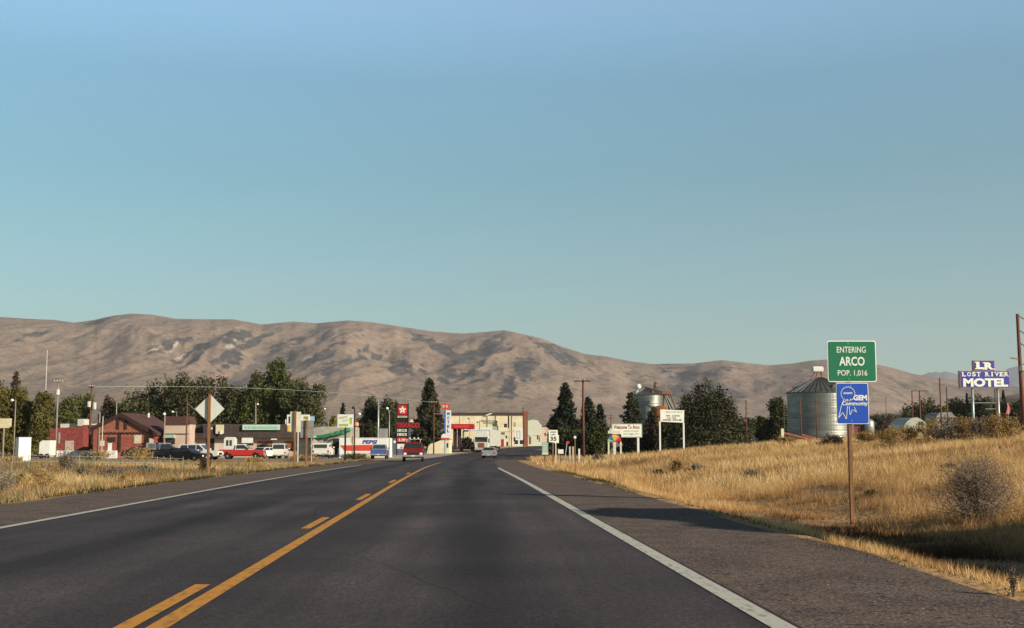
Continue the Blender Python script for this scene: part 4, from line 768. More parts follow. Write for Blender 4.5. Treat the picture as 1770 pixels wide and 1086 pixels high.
B().box(f.x(684.5), f.x(726), -.25, -.06, f.z(740.5), f.z(730)).build('name_band', 'dark_trim', t); textmb('TEXACO', f.x(686), f.x(725), f.z(739.6), f.z(731), -.252, .05, .04).build('lettering', 'red_sign', t)
for a, b, m_, s_ in ((742, 746.5, 'offwhite', ''), (749, 753.5, 'offwhite', ''), (757, 764, 'red_bright', ''), (767.5, 776, 'white', '')):
    B().box(f.x(686.8), f.x(703), -.05, .09, f.z(b), f.z(a)).build('price_panel', m_, t)
textmb('1.19', f.x(690), f.x(700), f.z(763), f.z(758.5), -.051, .04, .01).build('price_digits', 'sign_white', t)
textmb('1.09', f.x(688.5), f.x(701), f.z(746), f.z(742.6), -.051, .02, .01).build('price_digits', 'black_text', t); textmb('1.19', f.x(688.5), f.x(701), f.z(753), f.z(749.6), -.051, .02, .01).build('price_digits', 'black_text', t)
f = Fr(773, 730, 205); t = thing('motel_pylon', 'blue and white vertical MOTEL pylon topped by an orange starburst reading D K', 'sign', f.loc)
B().box(f.x(770.5), f.x(779.5), -.02, .5, f.z(752), f.z(709.5)).build('white_face', 'white', t); B().box(f.x(768), f.x(770.5), .0, .5, f.z(748), f.z(710)).build('blue_side', 'blue_panel', t)
tm = B()
for k, ch in enumerate('MOTEL'): textmb(ch, f.x(773), f.x(777), f.z(718+7.4*k), f.z(712.5+7.4*k), -.021, .03, .02, mb=tm)
tm.build('lettering', 'pepsi_blue', t)
st = []
for k in range(24): a = R(15*k); r_ = f.m*(8.6 if k % 2 == 0 else 6.4); st.append((f.x(769.5)+r_*math.cos(a), f.z(702.5)+r_*.72*math.sin(a)))
B().prism(st[::-1], -.02, .3).build('starburst', 'red_bright', t)
tm = textmb('D', f.x(764.5), f.x(768.6), f.z(704.8), f.z(700.2), -.021, .07, .03); textmb('K', f.x(770.5), f.x(774.8), f.z(704.8), f.z(700.2), -.021, .07, .03, mb=tm); tm.build('monogram', 'cream_sign', t)
B().tube((f.x(771), .2, -.2), (f.x(771), .2, f.z(709)), .1).build('post', 'galv', t)
f = Fr(768, 757, 203); t = thing('roof_sign_box', 'small white box sign with rounded top under the motel pylon', 'sign', f.loc); B().prism([(f.x(762.5), f.z(757)), (f.x(763.5), f.z(752)), (f.x(766), f.z(750)), (f.x(772), f.z(750)), (f.x(775), f.z(752)), (f.x(776), f.z(757))][::-1], 0, .6).build('box', 'white', t); B().box(f.x(763), f.x(776), -.02, .62, f.z(759.5), f.z(757)-.003).build('base_strip', 'red_bright', t); B().tube((f.x(769), .3, 0), (f.x(769), .3, f.z(759.5)), .12).build('post', 'galv', t)
# ------------------------------------------------------------------ buildings
def openings(f, t, lst, y=0.):
    for (nm, a, b, q0, q1, m_) in lst:
        fr_ = B().box(f.x(a), f.x(b), y-.05, y-.003, f.z(q1), f.z(q0)).build(nm, 'dark_trim' if m_ in ('window_dark',) else 'door_tan' if nm == 'window' else m_, t)
        if nm == 'window':
            e = min(.12, (f.x(b)-f.x(a))*.12); B().box(f.x(a)+e, f.x(b)-e, y-.062, y-.052, f.z(q1)+e, f.z(q0)-e).build('pane', m_, fr_)
        else:
            B().box(f.x(b)-.25, f.x(b)-.15, y-.09, y-.052, f.z(q1)+.95, f.z(q1)+1.1).build('handle', 'black', fr_)
# red flat-roofed building
f = Fr(116, 760, 165); t = thing('red_flat_building', 'flat-roofed dark red building with beige door left of the log building', 'building', f.loc)
B().prism([(f.x(86), 0), (f.x(144), 0), (f.x(144), f.z(737)), (f.x(90), f.z(741)), (f.x(86), f.z(741))][::-1], 0, 12).build('wall', 'brick_red', t)
B().box(f.x(89), f.x(166), 3, 11, f.z(738.9), f.z(732)).build('roof', 'dirty_white', t); B().box(f.x(124), f.x(135), 2, 4, f.z(736), f.z(724)).build('roof_cooler', 'dirty_white', t)
B().box(f.x(86), f.x(143.5), -.08, -.003, 0, f.z(779)).build('foundation', 'white', t)
openings(f, t, [('door', 113, 128, 762, 779.5, 'door_tan')]); B().box(f.x(101), f.x(104), -.05, -.003, f.z(767), f.z(748)).build('downpipe', 'grey_wall', t)
B().box(f.x(90), f.x(98), -.6, -.085, 0, f.z(768)).build('utility_box', 'pink_pale', t)
f = Fr(152, 760, 167); t = thing('link_shed', 'dark recessed shed joining the red building and the log building', 'shed', f.loc); B().box(f.x(144.2), f.x(160.5), 0, 7, 0, f.z(738)).build('wall', 'dark_trim', t); B().box(f.x(144.2), f.x(161), -.4, 7.2, f.z(738), f.z(735)).build('roof', 'roof_red', t); B().box(f.x(148), f.x(156), -.04, -.003, .1, f.z(755)).build('panel', 'log_red', t)
# log building
f = Fr(212, 760, 152); t = thing('log_building', 'dark red log building with wide front gable and white windows', 'building', f.loc)
gl, gr_, ap, ez = f.x(161), f.x(269), f.x(209), f.z(750); za = f.z(717)
B().prism([(gl, 0), (gr_, 0), (gr_, f.z(752)), (ap, za), (gl, f.z(741))][::-1], 0, 12).build('wall', 'log_red', t)
B().prism([(f.x(171), f.z(756)), (f.x(257), f.z(756)), (f.x(262), f.z(749)), (ap, f.z(720)), (f.x(168), f.z(742))][::-1], -.03, -.003).build('gable_boards', 'tan_board', t)
def slab(p, q, th, y0, y1): return [(p[0], p[1]), (q[0], q[1]), (q[0], q[1]+th), (p[0], p[1]+th)]
B().prism(slab((f.x(157), f.z(743)), (ap, za), .28, 0, 0), -.35, 12.5).build('roof_side', 'roof_red', t); B().prism(slab((ap+.002, za), (f.x(273), f.z(753)), .28, 0, 0), -.35, 12.5).build('roof_side', 'roof_red', t)
B().prism(slab((f.x(157), f.z(743)-.25), (ap, za-.25), .5, 0, 0), -.45, -.355).build('bargeboard', 'dark_trim', t); B().prism(slab((ap+.002, za-.25), (f.x(273), f.z(753)-.25), .5, 0, 0), -.45, -.355).build('bargeboard', 'dark_trim', t)
for a, q0, q1 in ((203.5, 723, 742), (217, 726, 742), (207.5, 748, 781)): B().box(f.x(a)-.14, f.x(a)+.14, -.16, -.035, f.z(q1), f.z(q0)).build('timber_post', 'dark_trim', t)
be = B()
for k in range(13): be.box(f.x(178+6.6*k), f.x(178+6.6*k)+.18, -.30, -.035, f.z(749.5), f.z(747))
be.build('beam_ends', 'dark_trim', t)
B().box(f.x(175), f.x(204), -.5, -.035, 0, f.z(779)).build('foundation', 'white', t)
openings(f, t, [('window', 186, 193, 756, 763, 'window_dark'), ('window', 193.5, 200, 756, 763.5, 'window_dark'), ('window', 231.5, 245, 752, 767, 'curtain'), ('window', 257, 266, 758, 774, 'curtain'), ('door', 187, 194, 766, 779, 'white')], -.035)
B().tube((f.x(230.5), 6, f.z(720)), (f.x(230.5), 6, f.z(712)), .16).build('vent_pipe', 'dirty_white', t); B().tube((f.x(272), 8, f.z(745)), (f.x(274), 8, f.z(727)), .12).build('vent_pipe', 'dirty_white', t); B().ball((f.x(270), 5, f.z(730)), .28, 8).build('roof_lamp', 'dirty_white', t)
f = Fr(176, 765, 150); t = thing('meter_box', 'white electricity meter box on a thin pipe before the log building', 'meter box', f.loc); B().box(-.25, .25, 0, .2, f.z(771), f.z(762)).build('box', 'dirty_white', t); B().tube((0, .1, -.1), (0, .1, f.z(720)), .05).build('pipe', 'dirty_white', t)
# pink building
f = Fr(306, 745, 153); t = thing('pink_building', 'pink stucco building with brown roof and pale green awning right of the log building', 'building', f.loc)
B().box(f.x(284), f.x(328), 0, 2.5, 0, f.z(733)).build('wall', 'pink', t)
B().prism([(f.x(283), f.z(733)), (f.x(330), f.z(733)), (f.x(326), f.z(720)), (f.x(286), f.z(720))][::-1], -.3, 2.8).build('roof', 'roof_red', t)
B().box(f.x(285), f.x(326), -.12, -.003, f.z(750.8), f.z(749.6)).build('trim_line', 'dark_trim', t)
B().prism([(f.x(285), f.z(757)), (f.x(304), f.z(757)), (f.x(303), f.z(751.5)), (f.x(286), f.z(751.5))][::-1], -.8, -.005).build('awning', 'awning', t); openings(f, t, [('window', 288, 303, 758.5, 768, 'window_dark')])
# long low building with brown mansard roof
f = Fr(425, 760, 168); t = thing('long_pink_building', 'long low pink building with dark brown roof and long mint roof sign', 'building', f.loc)
B().box(f.x(318), f.x(545), 0, 10, 0, f.z(752)).build('wall', 'pink', t)
B().prism([(f.x(356), f.z(757.5)), (f.x(545), f.z(757.5)), (f.x(545), f.z(734)), (f.x(352), f.z(733))][::-1], -.9, 10.5).build('roof', 'roof_brown', t)
B().prism([(f.x(314), f.z(757)), (f.x(356), f.z(757)), (f.x(356), f.z(749)), (f.x(330), f.z(749)), (f.x(320), f.z(752))][::-1], -1.2, -.005).build('porch_roof', 'roof_brown', t)
B().box(f.x(334), f.x(352), .5, 8, f.z(749), f.z(734)).build('upper_roof', 'roof_brown', t)
B().box(f.x(333), f.x(336), -.3, .4, f.z(750), f.z(734)).build('vent_pipe', 'dirty_white', t)
B().box(f.x(357), f.x(545), -.96, -.91, f.z(758.6), f.z(757)).build('fascia', 'dark_trim', t)
B().box(f.x(371), f.x(413), -.08, -.003, f.z(788), f.z(758)).build('pale_wall_panel', 'pink_pale', t)
B().box(f.x(357), f.x(371), -.06, -.003, 0, f.z(758)).build('doorway', 'dark_trim', t)
B().box(f.x(421), f.x(440), -1.1, -.965, f.z(766), f.z(757)).build('white_fascia_board', 'white', t)
openings(f, t, [('window', 445, 471, 769.5, 777, 'window_dark'), ('window', 424, 438, 766.5, 770, 'window_dark'), ('window', 496, 517, 776, 779, 'window_dark'), ('door', 519, 527, 764, 786, 'pink_pale')])
B().box(f.x(445), f.x(471), -.05, -.003, f.z(768.5), f.z(763)).build('brick_band', 'brick', t); B().box(f.x(492), f.x(517), -.05, -.003, f.z(775.6), f.z(763)).build('brick_band', 'brick', t)
s_ = B().box(f.x(422), f.x(486), -1.25, -1.0, f.z(743.5), f.z(734.5)).build('roof_sign', 'mint', t); dots = B()
for k in range(19): dots.box(f.x(426+3.0*k), f.x(427.6+3.0*k), -1.27, -1.252, f.z(741.3+(k % 3)*.3), f.z(737+(k % 2)*.8))
dots.build('sign_lettering', 'sage_green', s_)
s_ = B().box(f.x(376), f.x(389.5), -1.2, -1.0, f.z(750), f.z(734.5)).build('roof_sign', 'cream_sign', t); B().box(f.x(384), f.x(387.5), -1.4, -1.21, f.z(751), f.z(745)).build('sign_lamp', 'white', s_)
B().box(f.x(472), f.x(481), -1.5, -.97, f.z(760.5), f.z(758.5)).build('lamp_bar', 'white', t)
B().ball((f.x(368), -.6, f.z(741)), .35, 8).build('roof_vent', 'dirty_white', t)
# grey wall sloping building with green garland
f = Fr(580, 755, 166); t = thing('grey_gabled_shop', 'pale grey shop with long sloping roof edge trimmed by a green garland', 'building', f.loc)
B().prism([(f.x(546), 0), (f.x(606), 0), (f.x(606), f.z(744)), (f.x(546), f.z(756))][::-1], 0, 9).build('wall', 'grey_wall', t)
B().prism([(f.x(542), f.z(757.5)), (f.x(552), f.z(757.5)), (f.x(606), f.z(743.5)), (f.x(606), f.z(737.5)), (f.x(560), f.z(737.5)), (f.x(543), f.z(739.5))][::-1], -.35, 9).build('roof_face', 'grey_wall', t)
gb = B(); n_ = 46
for k in range(n_): a = k/n_; gb.ball((f.x(549+56*a), -.45, f.z(756.2-12.6*a**1.25+random.uniform(-.8, .8))), .20+.10*random.random(), 4)
gb.build('garland', 'banner_green', t); B().box(f.x(543), f.x(552), -.6, -.36, f.z(757), f.z(754.5)).build('awning_edge', 'mint', t)
openings(f, t, [('door', 576, 586, 758, 785, 'window_dark')]); B().box(f.x(577), f.x(585), -.07, -.055, f.z(772), f.z(762)).build('door_poster', 'dark_trim', t)
B().box(f.x(586), f.x(590.5), -.9, -.4, 0, f.z(775)).build('white_cabinet', 'white', t)
# drinks shed
f = Fr(628, 768, 160); t = thing('soda_shed', 'long white shed with red band and blue PEPSI lettering', 'shed', f.loc)
B().box(f.x(586.5), f.x(669), 0, 7, 0, f.z(757)).build('wall', 'white', t); B().box(f.x(602), f.x(668), -.02, -.003, f.z(757.9), f.z(756.6)).build('roof_edge', 'pink_pale', t)
B().prism([(f.x(588), f.z(770)), (f.x(650), f.z(769)), (f.x(645), f.z(779.5)), (f.x(596), f.z(779.5))], -.03, -.003).build('red_band', 'pepsi_red', t); B().box(f.x(610), f.x(668), -.04, -.003, 0, f.z(782.4)).build('base_strip', 'pink_pale', t)
textmb('PEPSI', f.x(626), f.x(652.5), f.z(767.6), f.z(760.8), -.003, .045, .02, shear=.25).build('lettering', 'pepsi_blue', t)
B().prism([(f.x(645), f.z(775)), (f.x(652), f.z(770)), (f.x(652), f.z(778)), (f.x(648), f.z(779))], -.045, -.031).build('emblem', 'white', t)
f = Fr(606, 748, 172); t = thing('grey_hut', 'square grey-green wall block behind the dark pole', 'building', f.loc); B().box(f.x(599), f.x(615), 0, 4, 0, f.z(740)).build('wall', 'grey_wall', t); B().box(f.x(598.5), f.x(615.5), -.2, 4.2, f.z(740), f.z(739)).build('roof', 'dark_trim', t)
f = Fr(607, 762, 150); t = thing('small_pale_sign', 'narrow pale sign with brown stripe in front of the drinks shed', 'sign', f.loc); B().box(f.x(605), f.x(613.5), 0, .1, f.z(766), f.z(754)).build('board', 'cream', t); B().box(f.x(608), f.x(610), -.02, -.003, f.z(766), f.z(754)).build('stripe', 'wood_post', t); B().tube((f.x(609), .05, 0), (f.x(609), .05, f.z(766)), .05).build('post', 'wood_post', t)
f = Fr(660, 750, 176); t = thing('grey_silo_box', 'grey rectangular tank rising behind the right end of the drinks shed', 'tank', f.loc); B().box(f.x(655), f.x(668), 0, 2, 0, f.z(740.5)).build('body', 'grey_back', t, bevel=.05); B().box(f.x(654.6), f.x(668.4), -.05, 2.05, f.z(740.5)+.002, f.z(739.6)).build('cap', 'dark_trim', t)
# small distant things by the pylon
f = Fr(715, 735, 300); t = thing('cream_gable_house', 'tiny cream gable roof right of the star sign', 'house', f.loc); B().prism([(f.x(706), 0), (f.x(721), 0), (f.x(721), f.z(731)), (f.x(715), f.z(721)), (f.x(706), f.z(731))][::-1], 0, 8).build('wall', 'cream', t); B().prism([(f.x(714.8), f.z(720)), (f.x(715.2), f.z(720)), (f.x(722), f.z(731)), (f.x(721), f.z(731))], -.4, 8.4).build('roof', 'tan_board', t)
f = Fr(712, 750, 250); t = thing('blue_store', 'slate blue box building under the red TEXACO band', 'building', f.loc); B().box(f.x(700), f.x(720), 0, 8, 0, f.z(741)).build('wall', 'slate_blue', t); B().box(f.x(699.5), f.x(720.5), -.2, 8.2, f.z(741), f.z(740)).build('roof', 'grey_back', t); openings(f, t, [('window', 703, 708, 756, 762, 'window_dark')])
f = Fr(688, 772, 196); t = thing('dark_kiosk', 'low dark fuel kiosk at the foot of the star pylon', 'kiosk', f.loc); B().box(f.x(679), f.x(705), 0, 4, 0, f.z(756)).build('wall', 'slate_blue', t); B().box(f.x(678), f.x(706), -.3, 4.3, f.z(756), f.z(753.5)).build('roof', 'black', t); B().box(f.x(680), f.x(684), -.06, -.003, f.z(766), f.z(762)).build('lit_lamp', 'lamp_glass', t)
f = Fr(757, 770, 208); t = thing('low_cream_building', 'low cream building below the tall spruce', 'building', f.loc); B().prism([(f.x(738), 0), (f.x(777), 0), (f.x(777), f.z(760)), (f.x(765), f.z(760)), (f.x(750), f.z(766)), (f.x(741), f.z(768))][::-1], 0, 8).build('wall', 'cream', t); B().box(f.x(764), f.x(777.6), -.2, 8, f.z(760)+.003, f.z(759)).build('roof', 'red_bright', t); openings(f, t, [('window', 770, 775, 766, 774, 'window_dark')])
# two-storey cream building with brick end
f = Fr(845, 745, 345); t = thing('two_storey_building', 'long cream two-storey building with dark parapet behind the white semi truck', 'building', f.loc)
B().box(f.x(776), f.x(905), 0, 22, 0, f.z(718)).build('wall', 'cream', t); B().box(f.x(776), f.x(905.5), -.3, 22.3, f.z(718)+.002, f.z(713.5)).build('parapet', 'roof_brown', t)
B().box(f.x(905.6), f.x(912.5), -.25, 22, 0, f.z(715)).build('brick_end', 'brick', t); B().box(f.x(901), f.x(912.5), -.1, 3, f.z(715)+.003, f.z(711)).build('brick_cap', 'brick', t)
B().prism([(f.x(838), f.z(718.5)), (f.x(843), f.z(718.5)), (f.x(852), f.z(714.5)), (f.x(847), f.z(714.5))], -.6, -.31).build('white_panel', 'white', t)
B().tube((f.x(905), 1, f.z(711)), (f.x(905), 1, f.z(704)), .15).build('chimney_pipe', 'brick', t)
openings(f, t, [('window', 871.5, 876.5, 732.5, 739, 'window_dark'), ('window', 888, 892, 730, 738, 'grey_wall'), ('window', 865, 873, 747, 752, 'brick'), ('window', 874, 876.5, 753, 758, 'window_dark'), ('door', 864, 871, 760, 772, 'red_sign'), ('door', 875.5, 878.5, 764, 771, 'dark_trim'), ('window', 893, 899, 745, 758, 'white'), ('window', 888, 891, 756, 763, 'window_dark'), ('window', 849, 851, 729, 734, 'grey_wall'), ('window', 858, 861, 733, 739, 'grey_wall')])
B().box(f.x(863), f.x(872), -.6, -.06, f.z(759.5), f.z(755.5)).build('awning', 'mint', t); B().box(f.x(889), f.x(904.5), -.05, -.003, f.z(770), f.z(741)).build('white_bay', 'white', t)
for a in (892.5, 901.5): B().box(f.x(a)-.5, f.x(a)+.5, -.07, -.052, f.z(768), f.z(761)).build('shop_window', 'window_dark', t)
for a in (842, 856.5, 884.5): B().box(f.x(a)-.1, f.x(a)+.1, -.1, -.003, 0, f.z(719)).build('downpipe', 'tan_board', t)
B().box(f.x(850), f.x(888.5), -.12, -.003, f.z(746.5), f.z(745.6)).build('string_course', 'pink_pale', t)
for a in (838, 846, 853): B().box(f.x(a)-.45, f.x(a)+.45, -.06, -.003, f.z(733), f.z(726)).build('upper_window', 'grey_wall', t); B().box(f.x(878.6), f.x(879.6), -.12, -.003, f.z(740), f.z(719)).build('downpipe', 'brick', t)
f = Fr(925, 750, 385); t = thing('arched_white_building', 'white building with stepped curved parapet right of the brick-ended one', 'building', f.loc)
B().prism([(f.x(911), 0), (f.x(936.5), 0), (f.x(936.5), f.z(735)), (f.x(933), f.z(732)), (f.x(930), f.z(727)), (f.x(922), f.z(725.5)), (f.x(914), f.z(727)), (f.x(911), f.z(730))][::-1], 0, 18).build('wall', 'offwhite', t)
openings(f, t, [('door', 914.5, 918, 755, 768, 'brick'), ('window', 928.5, 930.5, 752, 760, 'window_dark'), ('window', 931.8, 933.6, 754, 764, 'brick')]); B().box(f.x(911), f.x(917), -.5, -.06, f.z(753.5), f.z(750.5)).build('awning', 'mint', t); B().box(f.x(911), f.x(937), -.15, -.003, f.z(752.2), f.z(751.4)).build('ledge', 'cream', t)
f = Fr(941, 752, 400); t = thing('small_tan_building', 'small tan building at the far end of the street row', 'building', f.loc); B().box(f.x(936.6), f.x(950), 0, 14, 0, f.z(738)).build('wall', 'pink', t); B().box(f.x(936.6), f.x(950), -.2, 14, f.z(738), f.z(736.5)).build('roof', 'roof_brown', t); openings(f, t, [('window', 941, 944, 748, 754, 'dark_trim')])
# fuel canopies
f = Fr(799, 745, 258); t = thing('fuel_canopy', 'flat red fuel station canopy on dark posts', 'canopy', f.loc); B().box(f.x(779), f.x(818.5), 0, 9, f.z(741.5), f.z(733)).build('roof', 'red_sign', t, bevel=.04); B().box(f.x(784), f.x(811), -.05, -.003, f.z(739.4), f.z(735.5)).build('band', 'red_bright', t)
for a in (785, 792.5): 
    for y in (1, 8): B().box(f.x(a)-.25, f.x(a)+.25, y-.2, y+.2, 0, f.z(741.5)).build('post', 'dark_trim', t)
s_ = B().box(f.x(801), f.x(809.5), -.35, -.1, f.z(746.5), f.z(741.4)-.01).build('price_sign', 'dark_trim', t); B().box(f.x(802.5), f.x(808.5), -.38, -.36, f.z(743.6), f.z(742)).build('lettering', 'sign_white', s_)
f = Fr(833, 745, 275); t = thing('white_canopy', 'long plain white canopy next to the red one', 'canopy', f.loc); B().box(f.x(796), f.x(851), 0, 8, f.z(744.5), f.z(738.5)).build('roof', 'white', t); B().box(f.x(851.02), f.x(858), .1, 8, f.z(745), f.z(737)).build('end_panel', 'sage_green', t); B().box(f.x(828), f.x(850), -.04, -.003, f.z(746.8), f.z(744.5)-.01).build('trim', 'brick', t)
for a in (800, 846): B().box(f.x(a)-.2, f.x(a)+.2, 3, 3.4, 0, f.z(744.5)).build('post', 'white', t)
for k, (px, lb, m_, tp) in enumerate([(779, 'dark fuel pump below the motel pylon', 'black', 766), (798, 'red fuel pump under the left end of the red canopy', 'red_sign', 767), (817, 'red fuel pump left of the semi truck', 'red_sign', 764)]):
    f = Fr(px, 770, 240); t = thing('fuel_pump', lb, 'fuel pump', f.loc); B().box(-.35, .35, -.2, .3, 0, f.z(tp)).build('cabinet', m_, t, bevel=.03); B().box(-.25, .25, -.23, -.205, .9, 1.3).build('display', 'offwhite', t); B().path([(.36, 0, 1.2), (.5, 0, .7), (.45, 0, .4), (.37, 0, .9)], .03).build('hose', 'black', t)
broadleaf('dark_shrub', 'dark round shrub between the canopies and the semi truck', 'shrub', 807, 757, 262, 22, 'leaf_dark', n=900, seed=71, sh=.2)
broadleaf('street_tree', 'small thin light-green street tree in front of the cream two-storey building', 'tree', 857, 728, 320, 12, 'leaf_green', n=260, seed=72, sh=.8)
# ------------------------------------------------------------------ grain bins
def bin_(px, ez, top, Y, hwpx, label, base=None):
    f = Fr(px, 720, Y, base); t = thing('grain_bin', label, 'grain bin', f.loc); r = hwpx*f.m; H = f.z(ez); Ht = f.z(top); pr = []
    n = int(H/.105)
    for k in range(n+1): z = H*k/n; pr.append((r+(.009 if k % 2 else 0)+(.012 if (k//8) % 2 else 0), z))
    B().lathe(pr, 72).build('wall', 'bin_metal', t, smooth=False)
    rf = B().lathe([(r+.15, H-.05), (r+.16, H+.02), (r*.12, Ht-.1), (.02, Ht)], 36).build('roof', 'bin_roof', t)
    rb = B()
    for k in range(36): a = k*math.pi/18; rb.tube((math.cos(a)*(r+.14), math.sin(a)*(r+.14), H+.05), (math.cos(a)*r*.12, math.sin(a)*r*.12, Ht-.04), .05, .03, 4)
    rb.build('ribs', 'bin_roof', rf)
    for k in (4, 12, 20, 28): a = k*math.pi/18-1.9; B().box(-.25, .25, -.25, .25, 0, .5).build('vent', 'bin_roof', rf, loc=(math.cos(a)*r*.75, math.sin(a)*r*.75, H+(Ht-H)*.24))
    return f, t, r, H, Ht
def binmat():
    m = mat('bin_metal', (.28, .28, .255), .44, .15, 1.2, metal=.8, stretch=(.25, .25, 1.1), dark=(.17, .175, .16)); mat('bin_roof', (.135, .14, .135), .55, .12, 1, metal=.5)
    return m
binmat()
f, t, r, H, Ht = bin_(1418, 680, 652, 168, 55.5, 'large corrugated steel grain bin left of the green sign')
B().box(-.9+f.x(1417), .2+f.x(1422), -.5, .5, f.z(643), f.z(634)).build('loading_head', 'white', t, bevel=.1); lg = B()
for a, b in ((1411, 1402), (1415, 1411), (1420, 1424), (1422, 1423)): lg.tube((f.x(a), 0, f.z(643)), (f.x(b), 0, f.z(657)), .07)
lg.build('head_frame', 'brick', t)
ld = B()
for k in range(15): ld.box(-r-.55, -r-.05, -.04, .04, .8+k*.35, .86+k*.35)
for a in (-.57, -.03): ld.box(-r+a-.03, -r+a+.03, -.05, .05, .5, 6.2)
ld.build('ladder', 'offwhite', t)
f = Fr(1365, 755, 150); t = thing('loading_auger', 'pale timber chute sloping down past the foot of the big grain bin', 'conveyor', f.loc)
B().box(f.x(1350), f.x(1354.5), -.2, .2, f.z(757), f.z(741)).build('upright', 'cream', t); B().tube((f.x(1354), 0, f.z(749)), (f.x(1412), 0, f.z(763)), .16, .16, 6).build('chute', 'tan_board', t); B().tube((f.x(1388), .6, f.z(752)), (f.x(1422), .6, f.z(762)), .14, .14, 6).build('chute', 'tan_board', t)
f = Fr(1395, 762, 148); t = thing('scrap_pile', 'pile of pale boards and scrap at the foot of the big grain bin', 'scrap pile', f.loc)
for k in range(9): B().box(-.7, .7, -.2, .2, 0, .28).build('board', ['cream', 'white', 'pink', 'tan_board'][k % 4], t, loc=(f.x(1378+7*k), random.uniform(-.5, .5), f.z(768)+random.uniform(0, .35)), rz=random.uniform(-.7, .7))
f, t, r, H, Ht = bin_(1119, 684, 670, 232, 29, 'smaller grain bin half hidden by a juniper left of the letter board')
B().ball((f.x(1103), -1, f.z(669)), .55, 8).build('blower', 'white', t); B().path([(f.x(1104), -1, f.z(672)), (f.x(1099), -1, f.z(680))], .12).build('blower_leg', 'white', t)
f = Fr(1150, 700, 226); t = thing('grain_elevator_leg', 'rusty elevator tubes and frame between the smaller bin and the letter board', 'grain elevator', f.loc)
for a in (1147, 1156): B().box(f.x(a)-.12, f.x(a)+.12, -.1, .1, 0, f.z(678)).build('upright', 'pole_wood', t)
B().box(f.x(1144), f.x(1158), -.5, .5, f.z(682), f.z(677)).build('head_box', 'rust', t)
B().tube((f.x(1150), 0, f.z(679)), (f.x(1112), 0, f.z(668)), .13).build('spout', 'pole_wood', t); B().tube((f.x(1150), 0, f.z(680)), (f.x(1164), -.5, f.z(710)), .2).build('spout', 'bin_roof', t); B().tube((f.x(1148), 0, f.z(681)), (f.x(1158), -.5, f.z(708)), .16).build('spout', 'bin_roof', t)
B().tube((f.x(1158), 0, f.z(680)), (f.x(1175), 2, f.z(720)), .1).build('brace', 'pole_wood', t)
f = Fr(1140, 715, 222); t = thing('rusty_tank', 'round orange rusty tank behind the left half of the letter board', 'tank', f.loc); B().lathe([(f.m*15, 0), (f.m*15, f.z(706)), (f.m*12, f.z(703)), (.1, f.z(701.5))], 28).build('shell', 'rust', t, smooth=False); B().lathe([(f.m*15.4, f.z(722)), (f.m*15.4, f.z(720))], 28).build('hoop', 'dark_trim', t)
broadleaf('roadside_bush', 'dark bush filling the gap under the letter board', 'bush', 1160, 728, 172, 50, 'leaf_dark', n=2600, seed=74, sh=.2)
broadleaf('roadside_bush', 'dark bush between the welcome billboard and the letter board legs', 'bush', 1122, 740, 176, 44, 'leaf_brown', n=2400, seed=75, sh=.2)
broadleaf('green_tree', 'small light green tree top behind the elevator tubes', 'tree', 1133, 662, 300, 12, 'leaf_gold', n=500, seed=73, sh=.6)
# ------------------------------------------------------------------ right-hand far buildings
f = Fr(1583, 733, 215); t = thing('arched_hut', 'white corrugated half-round hut behind the golden crest brush', 'hut', f.loc); ar = f.m*27
B().prism([(ar*math.cos(a), max(0, f.z(762))+f.m*38*math.sin(a)) for a in [math.pi*k/20 for k in range(21)]], 0, 9).build('shell', 'hut', t) if False else None
mat('hut', (.42, .45, .38), .5, .1, 5, stretch=(6, 6, .2), metal=.2)
hp = [(ar*math.cos(math.pi*k/20), f.z(764)+(f.z(722)-f.z(764))*math.sin(math.pi*k/20)) for k in range(21)]
B().prism(hp, 0, 9).build('shell', 'hut', t); B().box(f.x(1588), f.x(1596), -.06, -.003, f.z(735), f.z(729)).build('window', 'window_dark', t)
f = Fr(1562, 735, 300); t = thing('red_roof_barn', 'low barn with faded red roof left of the white arched hut', 'barn', f.loc); B().box(f.x(1540), f.x(1590), 0, 8, 0, f.z(736)).build('wall', 'dark_trim', t); B().prism([(f.x(1538), f.z(736)), (f.x(1592), f.z(734)), (f.x(1586), f.z(721)), (f.x(1552), f.z(726))][::-1], -.5, 8.5).build('roof', 'tarp_red', t)
f = Fr(1490, 742, 210); t = thing('farm_sheds', 'cluttered dark shed right behind the green sign post', 'shed', f.loc); B().box(f.x(1476), f.x(1497), 0, 5, 0, f.z(734)).build('wall', 'brick_red', t); B().prism([(f.x(1474), f.z(735)), (f.x(1500), f.z(735)), (f.x(1494), f.z(730)), (f.x(1478), f.z(730))][::-1], -.3, 5.3).build('roof', 'roof_brown', t); B().box(f.x(1484), f.x(1491), -.06, -.003, 0, f.z(738)).build('door', 'black', t)
B().lathe([(.9, 0), (.9, 2.2), (.6, 2.6), (.1, 2.7)], 16, (f.x(1502), 0, f.z(752))).build('tank', 'galv', thing('white_tank', 'small pale upright tank right of the dark shed', 'tank', f.loc), smooth=True)
f = Fr(1630, 722, 260); t = thing('grey_cottage', 'small pale grey cottage among the dark trees left of the motel sign', 'house', f.loc); B().box(f.x(1618), f.x(1648), 0, 7, 0, f.z(722)).build('wall', 'grey_wall', t); B().prism([(f.x(1616), f.z(722)), (f.x(1650), f.z(722)), (f.x(1644), f.z(713)), (f.x(1624), f.z(713))][::-1], -.4, 7.4).build('roof', 'grey_back', t); openings(f, t, [('window', 1624, 1629, 725, 731, 'window_dark'), ('window', 1636, 1641, 725, 731, 'window_dark')])
